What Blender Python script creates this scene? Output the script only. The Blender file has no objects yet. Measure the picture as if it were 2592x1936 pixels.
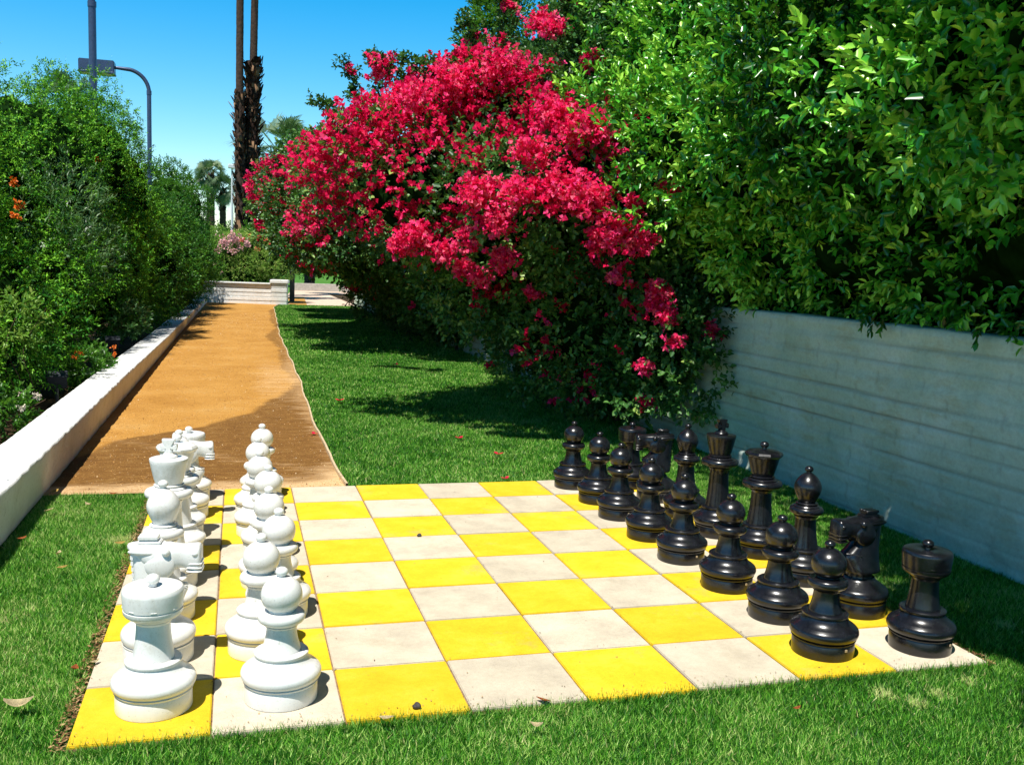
import bpy, bmesh, math, random
import numpy as np
from mathutils import Vector, Matrix, Euler
PI = math.pi
R = math.radians
rng = np.random.default_rng(11)
random.seed(5)
sc = bpy.context.scene
COL = sc.collection

# ------------------------------------------------------------------ helpers
def link(o, parent=None):
    COL.objects.link(o)
    if parent is not None:
        o.parent = parent
    return o

def tag(o, label=None, cat=None, group=None, kind=None):
    if label: o['label'] = label
    if cat: o['category'] = cat
    if group: o['group'] = group
    if kind: o['kind'] = kind
    return o

def thing(name, label, cat, loc=(0, 0, 0), rz=0.0, group=None):
    o = bpy.data.objects.new(name, None)
    o.empty_display_size = 0.1
    o.location = loc
    o.rotation_euler = (0, 0, rz)
    link(o)
    return tag(o, label, cat, group)

def dup(root, loc, rz=0.0):
    r = root.copy(); COL.objects.link(r); r.location = loc; r.rotation_euler = (0, 0, rz)
    for ch in list(root.children):
        c = ch.copy(); COL.objects.link(c); c.parent = r
        for g in ch.children:
            d = g.copy(); COL.objects.link(d); d.parent = c
    return r

def bm_obj(name, bm, mat, parent=None, smooth=None):
    me = bpy.data.meshes.new(name)
    bmesh.ops.recalc_face_normals(bm, faces=bm.faces)
    bm.to_mesh(me); bm.free()
    if mat: me.materials.append(mat)
    if smooth is not None:
        me.polygons.foreach_set('use_smooth', [True] * len(me.polygons))
        me.set_sharp_from_angle(angle=R(smooth))
    o = bpy.data.objects.new(name, me)
    return link(o, parent)

def np_obj(name, verts, faces, mat, parent=None, tint=None, smooth=False, mats=None, midx=None):
    """verts (N,3); faces (M,k) with k = 3 or 4; tint: one float per face"""
    me = bpy.data.meshes.new(name)
    v = np.ascontiguousarray(verts, dtype=np.float32); f = np.ascontiguousarray(faces, dtype=np.int32)
    k = f.shape[1]
    me.vertices.add(len(v)); me.vertices.foreach_set('co', v.ravel())
    me.loops.add(f.size); me.loops.foreach_set('vertex_index', f.ravel())
    me.polygons.add(len(f)); me.polygons.foreach_set('loop_start', np.arange(len(f), dtype=np.int32) * k)
    if smooth: me.polygons.foreach_set('use_smooth', np.ones(len(f), dtype=bool))
    for m in (mats or [mat]): me.materials.append(m)
    if midx is not None: me.polygons.foreach_set('material_index', midx.astype(np.int32))
    if tint is not None:
        a = me.attributes.new('tint', 'FLOAT', 'FACE'); a.data.foreach_set('value', tint.astype(np.float32))
    me.update(calc_edges=True)
    o = bpy.data.objects.new(name, me)
    return link(o, parent)

_k = rng.normal(size=(3, 9, 3)); _ph = rng.uniform(0, 6.28, (3, 9))
def noise(p, scale=1.0, ch=0):
    """smooth pseudo-noise in about -1..1"""
    q = np.asarray(p, dtype=float) * scale
    s = 0
    for i in range(9):
        s = s + np.sin(q @ _k[ch, i] * (1.0 + .25 * i) + _ph[ch, i])
    return s / 4.2

def norm(v):
    return v / np.maximum(np.linalg.norm(v, axis=-1, keepdims=True), 1e-9)

# ------------------------------------------------------------------ materials
def new_mat(name):
    m = bpy.data.materials.new(name); m.use_nodes = True
    nt = m.node_tree
    return m, nt, nt.nodes['Principled BSDF'], nt.nodes['Material Output']

def N(nt, t, **kw):
    n = nt.nodes.new(t)
    for k, v in kw.items(): setattr(n, k, v)
    return n

def ramp(nt, fac, stops):
    r = N(nt, 'ShaderNodeValToRGB')
    el = r.color_ramp.elements
    while len(el) < len(stops): el.new(0.5)
    for e, (p, c) in zip(el, stops):
        e.position = p; e.color = (*c, 1)
    nt.links.new(fac, r.inputs[0])
    return r.outputs[0]

def noise_tex(nt, scale, detail=4, rough=.6, coord='Object', mapping=None):
    tc = N(nt, 'ShaderNodeTexCoord')
    n = N(nt, 'ShaderNodeTexNoise'); n.inputs['Scale'].default_value = scale
    n.inputs['Detail'].default_value = detail; n.inputs['Roughness'].default_value = rough
    src = tc.outputs[coord]
    if mapping:
        mp = N(nt, 'ShaderNodeMapping'); mp.inputs['Scale'].default_value = mapping
        nt.links.new(src, mp.inputs[0]); src = mp.outputs[0]
    nt.links.new(src, n.inputs['Vector'])
    return n.outputs['Fac']

def mixc(nt, fac, a, b, mode='MIX'):
    m = N(nt, 'ShaderNodeMix', data_type='RGBA', blend_type=mode)
    for s, v in ((0, fac), (6, a), (7, b)):
        if isinstance(v, (int, float)): m.inputs[s].default_value = v
        elif isinstance(v, tuple): m.inputs[s].default_value = (*v, 1)
        else: nt.links.new(v, m.inputs[s])
    return m.outputs[2]

def bump(nt, height, strength=.3, dist=.01, prev=None):
    b = N(nt, 'ShaderNodeBump'); b.inputs['Strength'].default_value = strength; b.inputs['Distance'].default_value = dist
    nt.links.new(height, b.inputs['Height'])
    if prev: nt.links.new(prev, b.inputs['Normal'])
    return b.outputs[0]

def leaf_mat(name, stops, rough=.4, transl=.3, tcol=(.12, .30, .02), spec=.5):
    m, nt, bs, out = new_mat(name)
    at = N(nt, 'ShaderNodeAttribute', attribute_name='tint')
    c = ramp(nt, at.outputs['Fac'], stops)
    nt.links.new(c, bs.inputs['Base Color'])
    bs.inputs['Roughness'].default_value = rough
    bs.inputs['Specular IOR Level'].default_value = spec
    tr = N(nt, 'ShaderNodeBsdfTranslucent')
    tm = mixc(nt, .5, c, tcol); nt.links.new(tm, tr.inputs[0])
    mx = N(nt, 'ShaderNodeMixShader'); mx.inputs[0].default_value = transl
    nt.links.new(bs.outputs[0], mx.inputs[1]); nt.links.new(tr.outputs[0], mx.inputs[2])
    nt.links.new(mx.outputs[0], out.inputs[0])
    return m

def plain(name, col, rough=.5, var=.15, scale=30, metal=0, bumpst=.0, spec=.5):
    m, nt, bs, out = new_mat(name)
    n = noise_tex(nt, scale)
    c = ramp(nt, n, [(.3, tuple(x * (1 - var) for x in col)), (.7, tuple(min(1, x * (1 + var)) for x in col))])
    nt.links.new(c, bs.inputs['Base Color'])
    bs.inputs['Roughness'].default_value = rough; bs.inputs['Metallic'].default_value = metal
    bs.inputs['Specular IOR Level'].default_value = spec
    if bumpst: nt.links.new(bump(nt, n, bumpst, .01), bs.inputs['Normal'])
    return m

def concrete(name, base, dark, light):
    m, nt, bs, out = new_mat(name)
    oi = N(nt, 'ShaderNodeObjectInfo')
    big = noise_tex(nt, 5, 6, .7, 'Object')
    fine = noise_tex(nt, 260, 2, .7, 'Object')
    c = ramp(nt, big, [(.25, dark), (.5, base), (.75, light)])
    sc_ = noise_tex(nt, 2.3, 7, .72, 'Object'); sn = ramp(nt, sc_, [(.56, (0, 0, 0)), (.72, (1, 1, 1))])
    sm = N(nt, 'ShaderNodeMath', operation='MULTIPLY'); nt.links.new(sn, sm.inputs[0]); sm.inputs[1].default_value = .45
    c = mixc(nt, sm.outputs[0], c, (.40, .33, .22))
    sp = ramp(nt, fine, [(.30, (.42, .40, .38)), (.44, (1, 1, 1)), (1, (1, 1, 1))])
    c = mixc(nt, .5, c, sp, 'MULTIPLY')
    mid = noise_tex(nt, 60, 4, .7, 'Object')
    c = mixc(nt, .25, c, ramp(nt, mid, [(.3, (.6, .58, .55)), (.7, (1, 1, 1))]), 'MULTIPLY')
    v = N(nt, 'ShaderNodeMapRange'); v.inputs[3].default_value = .90; v.inputs[4].default_value = 1.06
    nt.links.new(oi.outputs['Random'], v.inputs[0])
    c2 = N(nt, 'ShaderNodeHueSaturation'); nt.links.new(v.outputs[0], c2.inputs['Value']); nt.links.new(c, c2.inputs['Color'])
    nt.links.new(c2.outputs[0], bs.inputs['Base Color'])
    bs.inputs['Roughness'].default_value = .85; bs.inputs['Specular IOR Level'].default_value = .2
    nt.links.new(bump(nt, fine, .35, .002), bs.inputs['Normal'])
    return m

M = {}
M['cream'] = concrete('cream_concrete', (.60, .53, .405), (.46, .40, .31), (.70, .63, .49))
M['yellow'] = concrete('yellow_concrete', (.76, .52, .020), (.66, .42, .012), (.82, .60, .05))
M['joint'] = plain('sandy_joint', (.26, .16, .08), .95, .4, 60)
def paint_mat():
    m, nt, bs, out = new_mat('white_masonry_paint')
    n = noise_tex(nt, 3.5, 8, .75); f = noise_tex(nt, 55, 5, .8); g_ = noise_tex(nt, 11, 7, .8)
    c = ramp(nt, n, [(.3, (.66, .66, .62)), (.5, (.81, .82, .80)), (.7, (.86, .87, .86))])
    c = mixc(nt, .8, c, ramp(nt, g_, [(.30, (.45, .42, .36)), (.40, (1, 1, 1))]), 'MULTIPLY')
    c = mixc(nt, .5, c, ramp(nt, f, [(.32, (.5, .48, .44)), (.45, (1, 1, 1))]), 'MULTIPLY')
    nt.links.new(c, bs.inputs['Base Color']); bs.inputs['Roughness'].default_value = .85; bs.inputs['Specular IOR Level'].default_value = .2
    b1 = bump(nt, g_, .35, .02); nt.links.new(bump(nt, f, .7, .008, b1), bs.inputs['Normal'])
    return m
M['white_paint'] = paint_mat()

def white_plastic():
    m, nt, bs, out = new_mat('white_plastic')
    n = noise_tex(nt, 9, 5, .65)
    c = ramp(nt, n, [(.3, (.72, .71, .66)), (.6, (.80, .80, .77)), (.8, (.83, .83, .81))])
    f = noise_tex(nt, 160, 3, .7)
    c = mixc(nt, .5, c, ramp(nt, f, [(.30, (.45, .43, .40)), (.40, (1, 1, 1))]), 'MULTIPLY')
    d_ = noise_tex(nt, 5, 8, .8, mapping=(1, 1, .6)); c = mixc(nt, .55, c, ramp(nt, d_, [(.32, (.62, .58, .48)), (.46, (1, 1, 1))]), 'MULTIPLY')
    nt.links.new(c, bs.inputs['Base Color'])
    bs.inputs['Roughness'].default_value = .30
    bs.inputs['Subsurface Weight'].default_value = 0
    nt.links.new(bump(nt, f, .05, .002), bs.inputs['Normal'])
    return m
def black_plastic():
    m, nt, bs, out = new_mat('black_plastic')
    n = noise_tex(nt, 14, 6, .7)
    c = ramp(nt, n, [(.35, (.003, .003, .004)), (.7, (.012, .013, .018))])
    f = noise_tex(nt, 220, 3, .7)
    c = mixc(nt, .6, c, ramp(nt, f, [(.58, (0, 0, 0)), (.85, (.07, .07, .08))]), 'ADD')
    nt.links.new(c, bs.inputs['Base Color'])
    r = N(nt, 'ShaderNodeMapRange'); r.inputs[3].default_value = .16; r.inputs[4].default_value = .34
    nt.links.new(n, r.inputs[0]); nt.links.new(r.outputs[0], bs.inputs['Roughness'])
    bs.inputs['Specular IOR Level'].default_value = .6
    nt.links.new(bump(nt, f, .06, .002), bs.inputs['Normal'])
    return m
M['wp'] = white_plastic(); M['bp'] = black_plastic()
M['plug'] = plain('tan_plug', (.35, .27, .16), .6)

def soil_mat(name, a, b, c3, scale=3):
    m, nt, bs, out = new_mat(name)
    n = noise_tex(nt, scale, 8, .7); f = noise_tex(nt, 90, 4, .8)
    c = ramp(nt, n, [(.3, a), (.5, b), (.72, c3)])
    c = mixc(nt, .6, c, ramp(nt, f, [(.3, (.4, .4, .4)), (.65, (1, 1, 1))]), 'MULTIPLY')
    nt.links.new(c, bs.inputs['Base Color']); bs.inputs['Roughness'].default_value = 1; bs.inputs['Specular IOR Level'].default_value = .1
    nt.links.new(bump(nt, f, .6, .01), bs.inputs['Normal'])
    return m
M['soil'] = soil_mat('turf_soil', (.020, .065, .010), (.035, .11, .015), (.07, .15, .03), 2)
M['bedsoil'] = soil_mat('bed_soil', (.03, .02, .012), (.06, .04, .02), (.1, .065, .03), 4)
M['ground'] = soil_mat('far_grass', (.05, .16, .02), (.08, .22, .03), (.12, .27, .05), .5)

def path_mat():
    m, nt, bs, out = new_mat('decomposed_granite')
    tc = N(nt, 'ShaderNodeTexCoord')
    n = noise_tex(nt, 1.2, 6, .65); f = noise_tex(nt, 140, 3, .8); st = noise_tex(nt, 7, 7, .8, mapping=(.8, 1.7, 1))
    dry = ramp(nt, n, [(.3, (.45, .22, .045)), (.55, (.56, .295, .070)), (.8, (.62, .38, .13))])
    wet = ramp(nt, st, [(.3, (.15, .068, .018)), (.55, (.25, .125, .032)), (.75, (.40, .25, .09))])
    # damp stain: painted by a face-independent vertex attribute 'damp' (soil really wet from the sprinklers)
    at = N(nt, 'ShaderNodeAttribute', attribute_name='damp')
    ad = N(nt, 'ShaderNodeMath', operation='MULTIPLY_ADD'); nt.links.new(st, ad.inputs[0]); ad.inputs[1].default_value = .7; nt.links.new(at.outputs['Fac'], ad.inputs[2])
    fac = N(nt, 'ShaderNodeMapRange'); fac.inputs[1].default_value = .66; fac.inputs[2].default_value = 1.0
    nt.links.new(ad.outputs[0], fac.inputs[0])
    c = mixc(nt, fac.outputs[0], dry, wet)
    c = mixc(nt, .9, c, ramp(nt, f, [(.34, (.34, .30, .24)), (.60, (1.05, 1.05, 1.05))]), 'MULTIPLY')
    # pale sandy patches
    sa = noise_tex(nt, 3.2, 5, .7, mapping=(.7, 2.5, 1))
    at2 = N(nt, 'ShaderNodeAttribute', attribute_name='sand')
    s2 = N(nt, 'ShaderNodeMath', operation='MULTIPLY_ADD'); nt.links.new(sa, s2.inputs[0]); s2.inputs[1].default_value = .8; nt.links.new(at2.outputs['Fac'], s2.inputs[2])
    sf = N(nt, 'ShaderNodeMapRange'); sf.inputs[1].default_value = .62; sf.inputs[2].default_value = 1.05
    nt.links.new(s2.outputs[0], sf.inputs[0])
    c = mixc(nt, sf.outputs[0], c, (.62, .42, .22))
    nt.links.new(c, bs.inputs['Base Color']); bs.inputs['Roughness'].default_value = .95; bs.inputs['Specular IOR Level'].default_value = .15
    nt.links.new(bump(nt, f, .5, .006), bs.inputs['Normal'])
    return m
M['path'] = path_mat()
M['pave'] = plain('pinkish_paving', (.62, .46, .34), .9, .12, 6)
M['edging'] = plain('tan_edging', (.55, .42, .26), .8, .3, 25)
M['kerb'] = plain('grey_kerb', (.42, .38, .33), .9, .2, 8)

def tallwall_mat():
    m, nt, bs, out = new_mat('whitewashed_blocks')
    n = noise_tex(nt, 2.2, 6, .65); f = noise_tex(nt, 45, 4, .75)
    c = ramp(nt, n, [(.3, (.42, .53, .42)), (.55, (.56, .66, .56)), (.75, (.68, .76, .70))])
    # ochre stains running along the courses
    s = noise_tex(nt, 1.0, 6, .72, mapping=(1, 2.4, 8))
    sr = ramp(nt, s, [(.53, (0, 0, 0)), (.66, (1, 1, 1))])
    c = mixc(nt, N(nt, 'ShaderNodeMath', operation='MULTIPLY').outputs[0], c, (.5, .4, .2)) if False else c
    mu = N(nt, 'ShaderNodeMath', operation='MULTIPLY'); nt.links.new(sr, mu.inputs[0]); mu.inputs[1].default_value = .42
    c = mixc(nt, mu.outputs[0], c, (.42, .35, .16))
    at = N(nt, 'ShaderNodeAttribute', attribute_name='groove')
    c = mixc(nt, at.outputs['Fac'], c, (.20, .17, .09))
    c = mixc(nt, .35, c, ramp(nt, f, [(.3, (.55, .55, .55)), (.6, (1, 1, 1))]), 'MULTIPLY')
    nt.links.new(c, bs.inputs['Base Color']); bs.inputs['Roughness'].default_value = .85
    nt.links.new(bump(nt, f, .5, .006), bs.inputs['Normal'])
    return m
M['tallwall'] = tallwall_mat()
M['lamp_metal'] = plain('blue_grey_metal', (.055, .08, .15), .35, .15, 12, .4)
M['lamp_glass'] = plain('frosted_lens', (.6, .62, .65), .3, .03)
M['dark_metal'] = plain('dark_fixture', (.03, .035, .045), .5, .2)
M['bark'] = plain('brown_bark', (.075, .045, .025), .95, .5, 25, bumpst=.6)
M['palmbark'] = plain('palm_trunk_bark', (.050, .028, .018), .95, .5, 9, bumpst=.8)
M['boots'] = plain('old_leaf_bases', (.055, .03, .018), .95, .6, 7)
M['boots'] = leaf_mat('old_leaf_bases', [(0, (.018, .010, .007)), (.5, (.05, .028, .016)), (1, (.26, .16, .09))], .9, .02, (.1, .06, .03), .1)
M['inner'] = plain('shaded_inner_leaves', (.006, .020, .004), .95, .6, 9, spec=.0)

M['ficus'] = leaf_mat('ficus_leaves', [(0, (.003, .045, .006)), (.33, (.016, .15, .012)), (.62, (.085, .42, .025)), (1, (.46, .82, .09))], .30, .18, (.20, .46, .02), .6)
M['boug'] = leaf_mat('bougainvillea_leaves', [(0, (.010, .045, .010)), (.45, (.035, .13, .022)), (.8, (.13, .30, .06)), (1, (.36, .48, .10))], .45, .25)
M['bract'] = leaf_mat('magenta_bracts', [(0, (.45, .001, .03)), (.45, (.93, .008, .105)), (.8, (1, .05, .27)), (1, (1, .16, .26))], .6, .42, (1, .01, .14), .25)
M['ivy'] = leaf_mat('grey_green_leaves', [(0, (.02, .08, .02)), (.5, (.07, .22, .05)), (1, (.24, .44, .14))], .4, .25)
M['bright'] = leaf_mat('bright_green_leaves', [(0, (.02, .09, .008)), (.5, (.06, .21, .015)), (1, (.16, .36, .03))], .4, .35)
M['tecoma'] = leaf_mat('fine_leaves', [(0, (.004, .040, .003)), (.40, (.028, .19, .008)), (1, (.26, .62, .03))], .5, .2, spec=.3)
M['narrow'] = leaf_mat('narrow_grey_leaves', [(0, (.02, .08, .02)), (.5, (.06, .17, .05)), (1, (.24, .40, .16))], .4, .25)
M['shrub'] = leaf_mat('olive_leaves', [(0, (.005, .04, .005)), (.5, (.030, .16, .012)), (1, (.17, .42, .03))], .5, .2, spec=.3)
M['yellowish'] = leaf_mat('yellow_green_leaves', [(0, (.06, .18, .02)), (.5, (.22, .42, .05)), (1, (.55, .62, .16))], .5, .3)
M['frond'] = leaf_mat('palm_fronds', [(0, (.05, .10, .05)), (.5, (.12, .20, .10)), (1, (.30, .36, .18))], .5, .2)
M['orange'] = plain('orange_petals', (.85, .20, .01), .6, .2)
M['pink'] = plain('pink_petals', (.92, .45, .46), .6, .3)
M['coral'] = plain('coral_petals', (.80, .13, .09), .6, .3)
M['whitefl'] = plain('cream_petals', (.80, .72, .60), .6, .1)
M['red'] = plain('magenta_petal', (.80, .01, .08), .6, .2)
M['dryleaf'] = plain('dry_yellow_leaf', (.55, .38, .10), .8, .3, 40)
M['paleleaf'] = plain('bleached_leaf', (.62, .52, .30), .8, .3, 40)
M['brownleaf'] = plain('rusty_leaf', (.42, .12, .03), .8, .3, 40)
M['stone'] = plain('dark_pebble', (.04, .035, .03), .7, .3)

def grass_mat():
    m, nt, bs, out = new_mat('grass_blades')
    at = N(nt, 'ShaderNodeAttribute', attribute_name='tint')
    c = ramp(nt, at.outputs['Fac'], [(0, (.006, .055, .004)), (.34, (.045, .23, .012)), (.60, (.17, .48, .035)), (.82, (.50, .72, .18)), (1, (.68, .60, .30))])
    nt.links.new(c, bs.inputs['Base Color']); bs.inputs['Roughness'].default_value = .5; bs.inputs['Specular IOR Level'].default_value = .3
    tr = N(nt, 'ShaderNodeBsdfTranslucent'); nt.links.new(mixc(nt, .4, c, (.10, .35, .02)), tr.inputs[0])
    mx = N(nt, 'ShaderNodeMixShader'); mx.inputs[0].default_value = .3
    nt.links.new(bs.outputs[0], mx.inputs[1]); nt.links.new(tr.outputs[0], mx.inputs[2]); nt.links.new(mx.outputs[0], out.inputs[0])
    return m
M['grass'] = grass_mat()

# ------------------------------------------------------------------ camera, light, world
cam = bpy.data.cameras.new('camera'); cam.lens = 34.04; cam.sensor_width = 36; cam.sensor_fit = 'HORIZONTAL'
cam.clip_start = .05; cam.clip_end = 2000
co = bpy.data.objects.new('camera', cam); COL.objects.link(co); sc.camera = co
CAM = np.array([.4758, -2.868, 1.4103])
yaw, pitch, roll = .27831, -.1182, .03566
cy, sy, cp, sp = math.cos(yaw), math.sin(yaw), math.cos(pitch), math.sin(pitch)
F = Vector((sy * cp, cy * cp, sp)); Rt = Vector((cy, -sy, 0)); U = Rt.cross(F)
R2 = Rt * math.cos(roll) + U * math.sin(roll); U2 = -Rt * math.sin(roll) + U * math.cos(roll)
mw = Matrix((R2, U2, -F)).transposed().to_4x4(); mw.translation = Vector(CAM); co.matrix_world = mw

SUN = Vector((-.29, -.34, 1.0)).normalized()
sl = bpy.data.lights.new('sun', 'SUN'); sl.energy = 5.0; sl.angle = R(.5); sl.color = (1, .955, .88)
so = bpy.data.objects.new('sun', sl); COL.objects.link(so); so.rotation_euler = SUN.to_track_quat('Z', 'Y').to_euler()
w = bpy.data.worlds.new('World'); sc.world = w; w.use_nodes = True
nt = w.node_tree; bg = nt.nodes['Background']
sky = nt.nodes.new('ShaderNodeTexSky'); sky.sky_type = 'NISHITA'; sky.sun_disc = False
sky.sun_elevation = math.asin(SUN.z); sky.sun_rotation = math.atan2(SUN.x, SUN.y) % (2 * PI)
sky.air_density = 1.0; sky.dust_density = .2; sky.ozone_density = 2.0
hs = nt.nodes.new('ShaderNodeHueSaturation'); hs.inputs['Saturation'].default_value = 1.6; hs.inputs['Value'].default_value = 1.5
hs.inputs['Hue'].default_value = .49
nt.links.new(sky.outputs[0], hs.inputs['Color'])
# added elevation ramp: low sky kept bright, upper sky dimmed to weaken fill light
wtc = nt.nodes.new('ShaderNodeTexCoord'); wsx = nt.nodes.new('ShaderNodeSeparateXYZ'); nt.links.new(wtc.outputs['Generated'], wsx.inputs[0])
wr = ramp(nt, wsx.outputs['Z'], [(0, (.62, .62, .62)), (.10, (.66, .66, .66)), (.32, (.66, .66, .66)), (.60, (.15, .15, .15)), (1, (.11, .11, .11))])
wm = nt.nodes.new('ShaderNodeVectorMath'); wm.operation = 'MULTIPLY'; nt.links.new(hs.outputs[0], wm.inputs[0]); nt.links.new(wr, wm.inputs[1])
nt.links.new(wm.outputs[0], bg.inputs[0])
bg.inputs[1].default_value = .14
sc.view_settings.view_transform = 'Standard'; sc.view_settings.look = 'None'
sc.view_settings.exposure = 0.46; sc.view_settings.gamma = 1
sc.cycles.diffuse_bounces = 2

# ------------------------------------------------------------------ ground sheets
def sheet(name, pts, z, mat, **kw):
    bm = bmesh.new(); bm.faces.new([bm.verts.new((x, y, z)) for x, y in pts])
    o = bm_obj(name, bm, mat); tag(o, kind='structure')
    return o
sheet('ground', [(-700, -60), (700, -60), (700, 1200), (-700, 1200)], -.060, M['ground'])
sheet('lawn_soil', [(-.66, -4), (4.2, -4), (4.25, 28.6), (-.66, 28.6)], -.024, M['soil'])
sheet('planting_bed', [(-9, -4), (-.75, -4), (-.75, 29), (-9, 33)], -.020, M['bedsoil'])
sheet('planting_bed', [(4.25, -4), (12, -4), (12, 40), (4.25, 40)], -.020, M['bedsoil'])

edge = [(3.21, 1.150), (3.9, 1.125), (4.7, 1.122), (6.1, 1.125), (8.5, 1.18), (12.07, 1.21), (15.8, 1.235), (19.8, 1.34), (23.5, 1.43), (26.6, 1.50), (28.5, 1.75)]
EY = np.array([e[0] for e in edge]); EX = np.array([e[1] for e in edge])
def path_x(y): return np.interp(y, EY, EX)
# path grid with damp / sand attributes
ny, nx = 420, 40
ys = np.linspace(3.21, 28.9, ny); tt = np.linspace(0, 1, nx)
xr = path_x(ys); xl = np.full(ny, -.70)
PX = xl[:, None] + (xr - xl)[:, None] * tt[None, :]; PY = np.repeat(ys[:, None], nx, 1)
PZ = -.012 + .003 * noise(np.stack([PX, PY, 0 * PX], -1), 4)
fy = (PY < 3.3); PZ[fy] = -.014
idx = np.arange(ny * nx).reshape(ny, nx)
Fq = np.stack([idx[:-1, :-1], idx[:-1, 1:], idx[1:, 1:], idx[1:, :-1]], -1).reshape(-1, 4)
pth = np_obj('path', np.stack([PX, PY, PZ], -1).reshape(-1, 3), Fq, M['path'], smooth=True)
tag(pth, kind='structure')
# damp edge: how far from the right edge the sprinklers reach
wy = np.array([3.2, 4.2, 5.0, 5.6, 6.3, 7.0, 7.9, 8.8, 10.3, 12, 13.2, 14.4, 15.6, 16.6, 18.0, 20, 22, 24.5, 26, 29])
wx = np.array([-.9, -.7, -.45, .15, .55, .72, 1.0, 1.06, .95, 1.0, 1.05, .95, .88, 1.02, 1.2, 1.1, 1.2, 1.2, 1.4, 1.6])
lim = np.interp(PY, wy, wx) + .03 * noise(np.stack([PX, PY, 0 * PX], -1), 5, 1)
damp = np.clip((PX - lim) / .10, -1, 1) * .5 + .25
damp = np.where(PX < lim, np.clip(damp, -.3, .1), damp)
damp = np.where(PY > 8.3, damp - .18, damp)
sand = np.exp(-((PY - 3.3) / .22) ** 2) * .55 + np.exp(-((PY - 4.6 + .9 * PX) / .25) ** 2) * .25 + np.exp(-((PX - path_x(PY)) / .12) ** 2) * .22 + np.exp(-(((PX - .9) / .35) ** 2 + ((PY - 9) / 3) ** 2)) * .35
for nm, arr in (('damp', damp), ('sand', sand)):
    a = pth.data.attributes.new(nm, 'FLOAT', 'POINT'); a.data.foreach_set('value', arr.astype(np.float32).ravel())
# loose grit lying on the path
ng = 16000
gx = rng.uniform(0, 1, ng); gy = 3.25 + 20 * rng.uniform(0, 1, ng) ** 1.8
gX = -.60 + (path_x(gy) - .01 + .60) * gx
gs = rng.uniform(.0012, .0032, ng) * np.interp(gy, [3, 8, 23], [1, 1.4, 2.6]) * (1 + 1.2 * (rng.random(ng) < .06))
c0 = np.column_stack([gX, gy, np.full(ng, -.008)])
gv = np.stack([c0 + np.column_stack([gs * np.cos(a_ + gx * 9) * sx_, gs * np.sin(a_ + gx * 9) * sx_, hz * gs]) for a_, sx_, hz in ((0, 1, -.6), (2.1, .8, -.6), (4.2, .9, -.6), (0, 0, .75))], 1).reshape(-1, 3)
gb = (np.arange(ng) * 4)[:, None]
gf = np.concatenate([gb + np.array([[0, 1, 3]]), gb + np.array([[1, 2, 3]]), gb + np.array([[2, 0, 3]])])
M['grit'] = leaf_mat('grit', [(0, (.10, .045, .015)), (.5, (.34, .17, .05)), (.85, (.48, .28, .10)), (1, (.62, .50, .34))], .95, 0, (.1, .1, .1), .1)
tag(np_obj('gravel', gv, gf, M['grit'], None, np.tile(rng.random(ng), 3)), 'loose orange grit scattered over the gravel path', 'gravel', kind='stuff')
# far paving
sheet('pavement', [(1.95, 28.62), (5.4, 28.62), (5.8, 31), (7.4, 44.0), (2.9, 44.0), (2.45, 38), (2.1, 30)], -.030, M['pave'])
# orange gravel patch beside the pillar
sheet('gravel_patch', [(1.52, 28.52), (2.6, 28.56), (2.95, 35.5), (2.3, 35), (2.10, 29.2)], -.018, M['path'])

def tube(path, rad, seg=12, cap=True):
    bm = bmesh.new(); rings = []
    P = [Vector(p) for p in path]
    if not hasattr(rad, '__len__'): rad = [rad] * len(P)
    prev = None
    for i, p in enumerate(P):
        d = (P[min(i + 1, len(P) - 1)] - P[max(i - 1, 0)]).normalized()
        a = Vector((1, 0, 0)) if prev is None else prev
        if abs(a.dot(d)) > .95: a = Vector((0, 1, 0))
        a = (a - d * a.dot(d)).normalized(); prev = a; b = d.cross(a)
        rings.append([bm.verts.new(p + (a * math.cos(t) + b * math.sin(t)) * rad[i]) for t in [2 * PI * k / seg for k in range(seg)]])
    for r0, r1 in zip(rings, rings[1:]):
        for k in range(seg): bm.faces.new((r0[k], r0[(k + 1) % seg], r1[(k + 1) % seg], r1[k]))
    if cap:
        bm.faces.new(rings[0][::-1]); bm.faces.new(rings[-1])
    return bm

def box_bm(x0, x1, y0, y1, z0, z1, bev=0, seg=1, bm=None):
    own = bm is None
    b = bmesh.new()
    r = bmesh.ops.create_cube(b, size=1)
    for v in b.verts: v.co = Vector(((x0 + x1) / 2 + v.co.x * (x1 - x0), (y0 + y1) / 2 + v.co.y * (y1 - y0), (z0 + z1) / 2 + v.co.z * (z1 - z0)))
    if bev: bmesh.ops.bevel(b, geom=b.edges[:], offset=bev, segments=seg, affect='EDGES')
    if own: return b
    me = bpy.data.meshes.new('tmp'); b.to_mesh(me); b.free(); bm.from_mesh(me); bpy.data.meshes.remove(me)
    return bm

# thin edging strip between path and lawn
bm = bmesh.new(); ev = []
for y in np.linspace(3.21, 28.4, 130):
    x = float(path_x(y)) + .008 * math.sin(y * 3.1) + random.uniform(-.003, .003)
    h = .004 + .010 * abs(math.sin(y * 1.3 + .5 * math.sin(y * 4)))
    ev.append([bm.verts.new((x + a, y, z)) for a, z in ((-.007, -.03), (-.007, h), (.007, h), (.007, -.03))])
for a, b in zip(ev, ev[1:]):
    for k in range(3): bm.faces.new((a[k], a[k + 1], b[k + 1], b[k]))
tag(bm_obj('lawn_edging', bm, M['edging']), 'thin tan edging strip curving between orange gravel path and lawn', 'edging')

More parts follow.
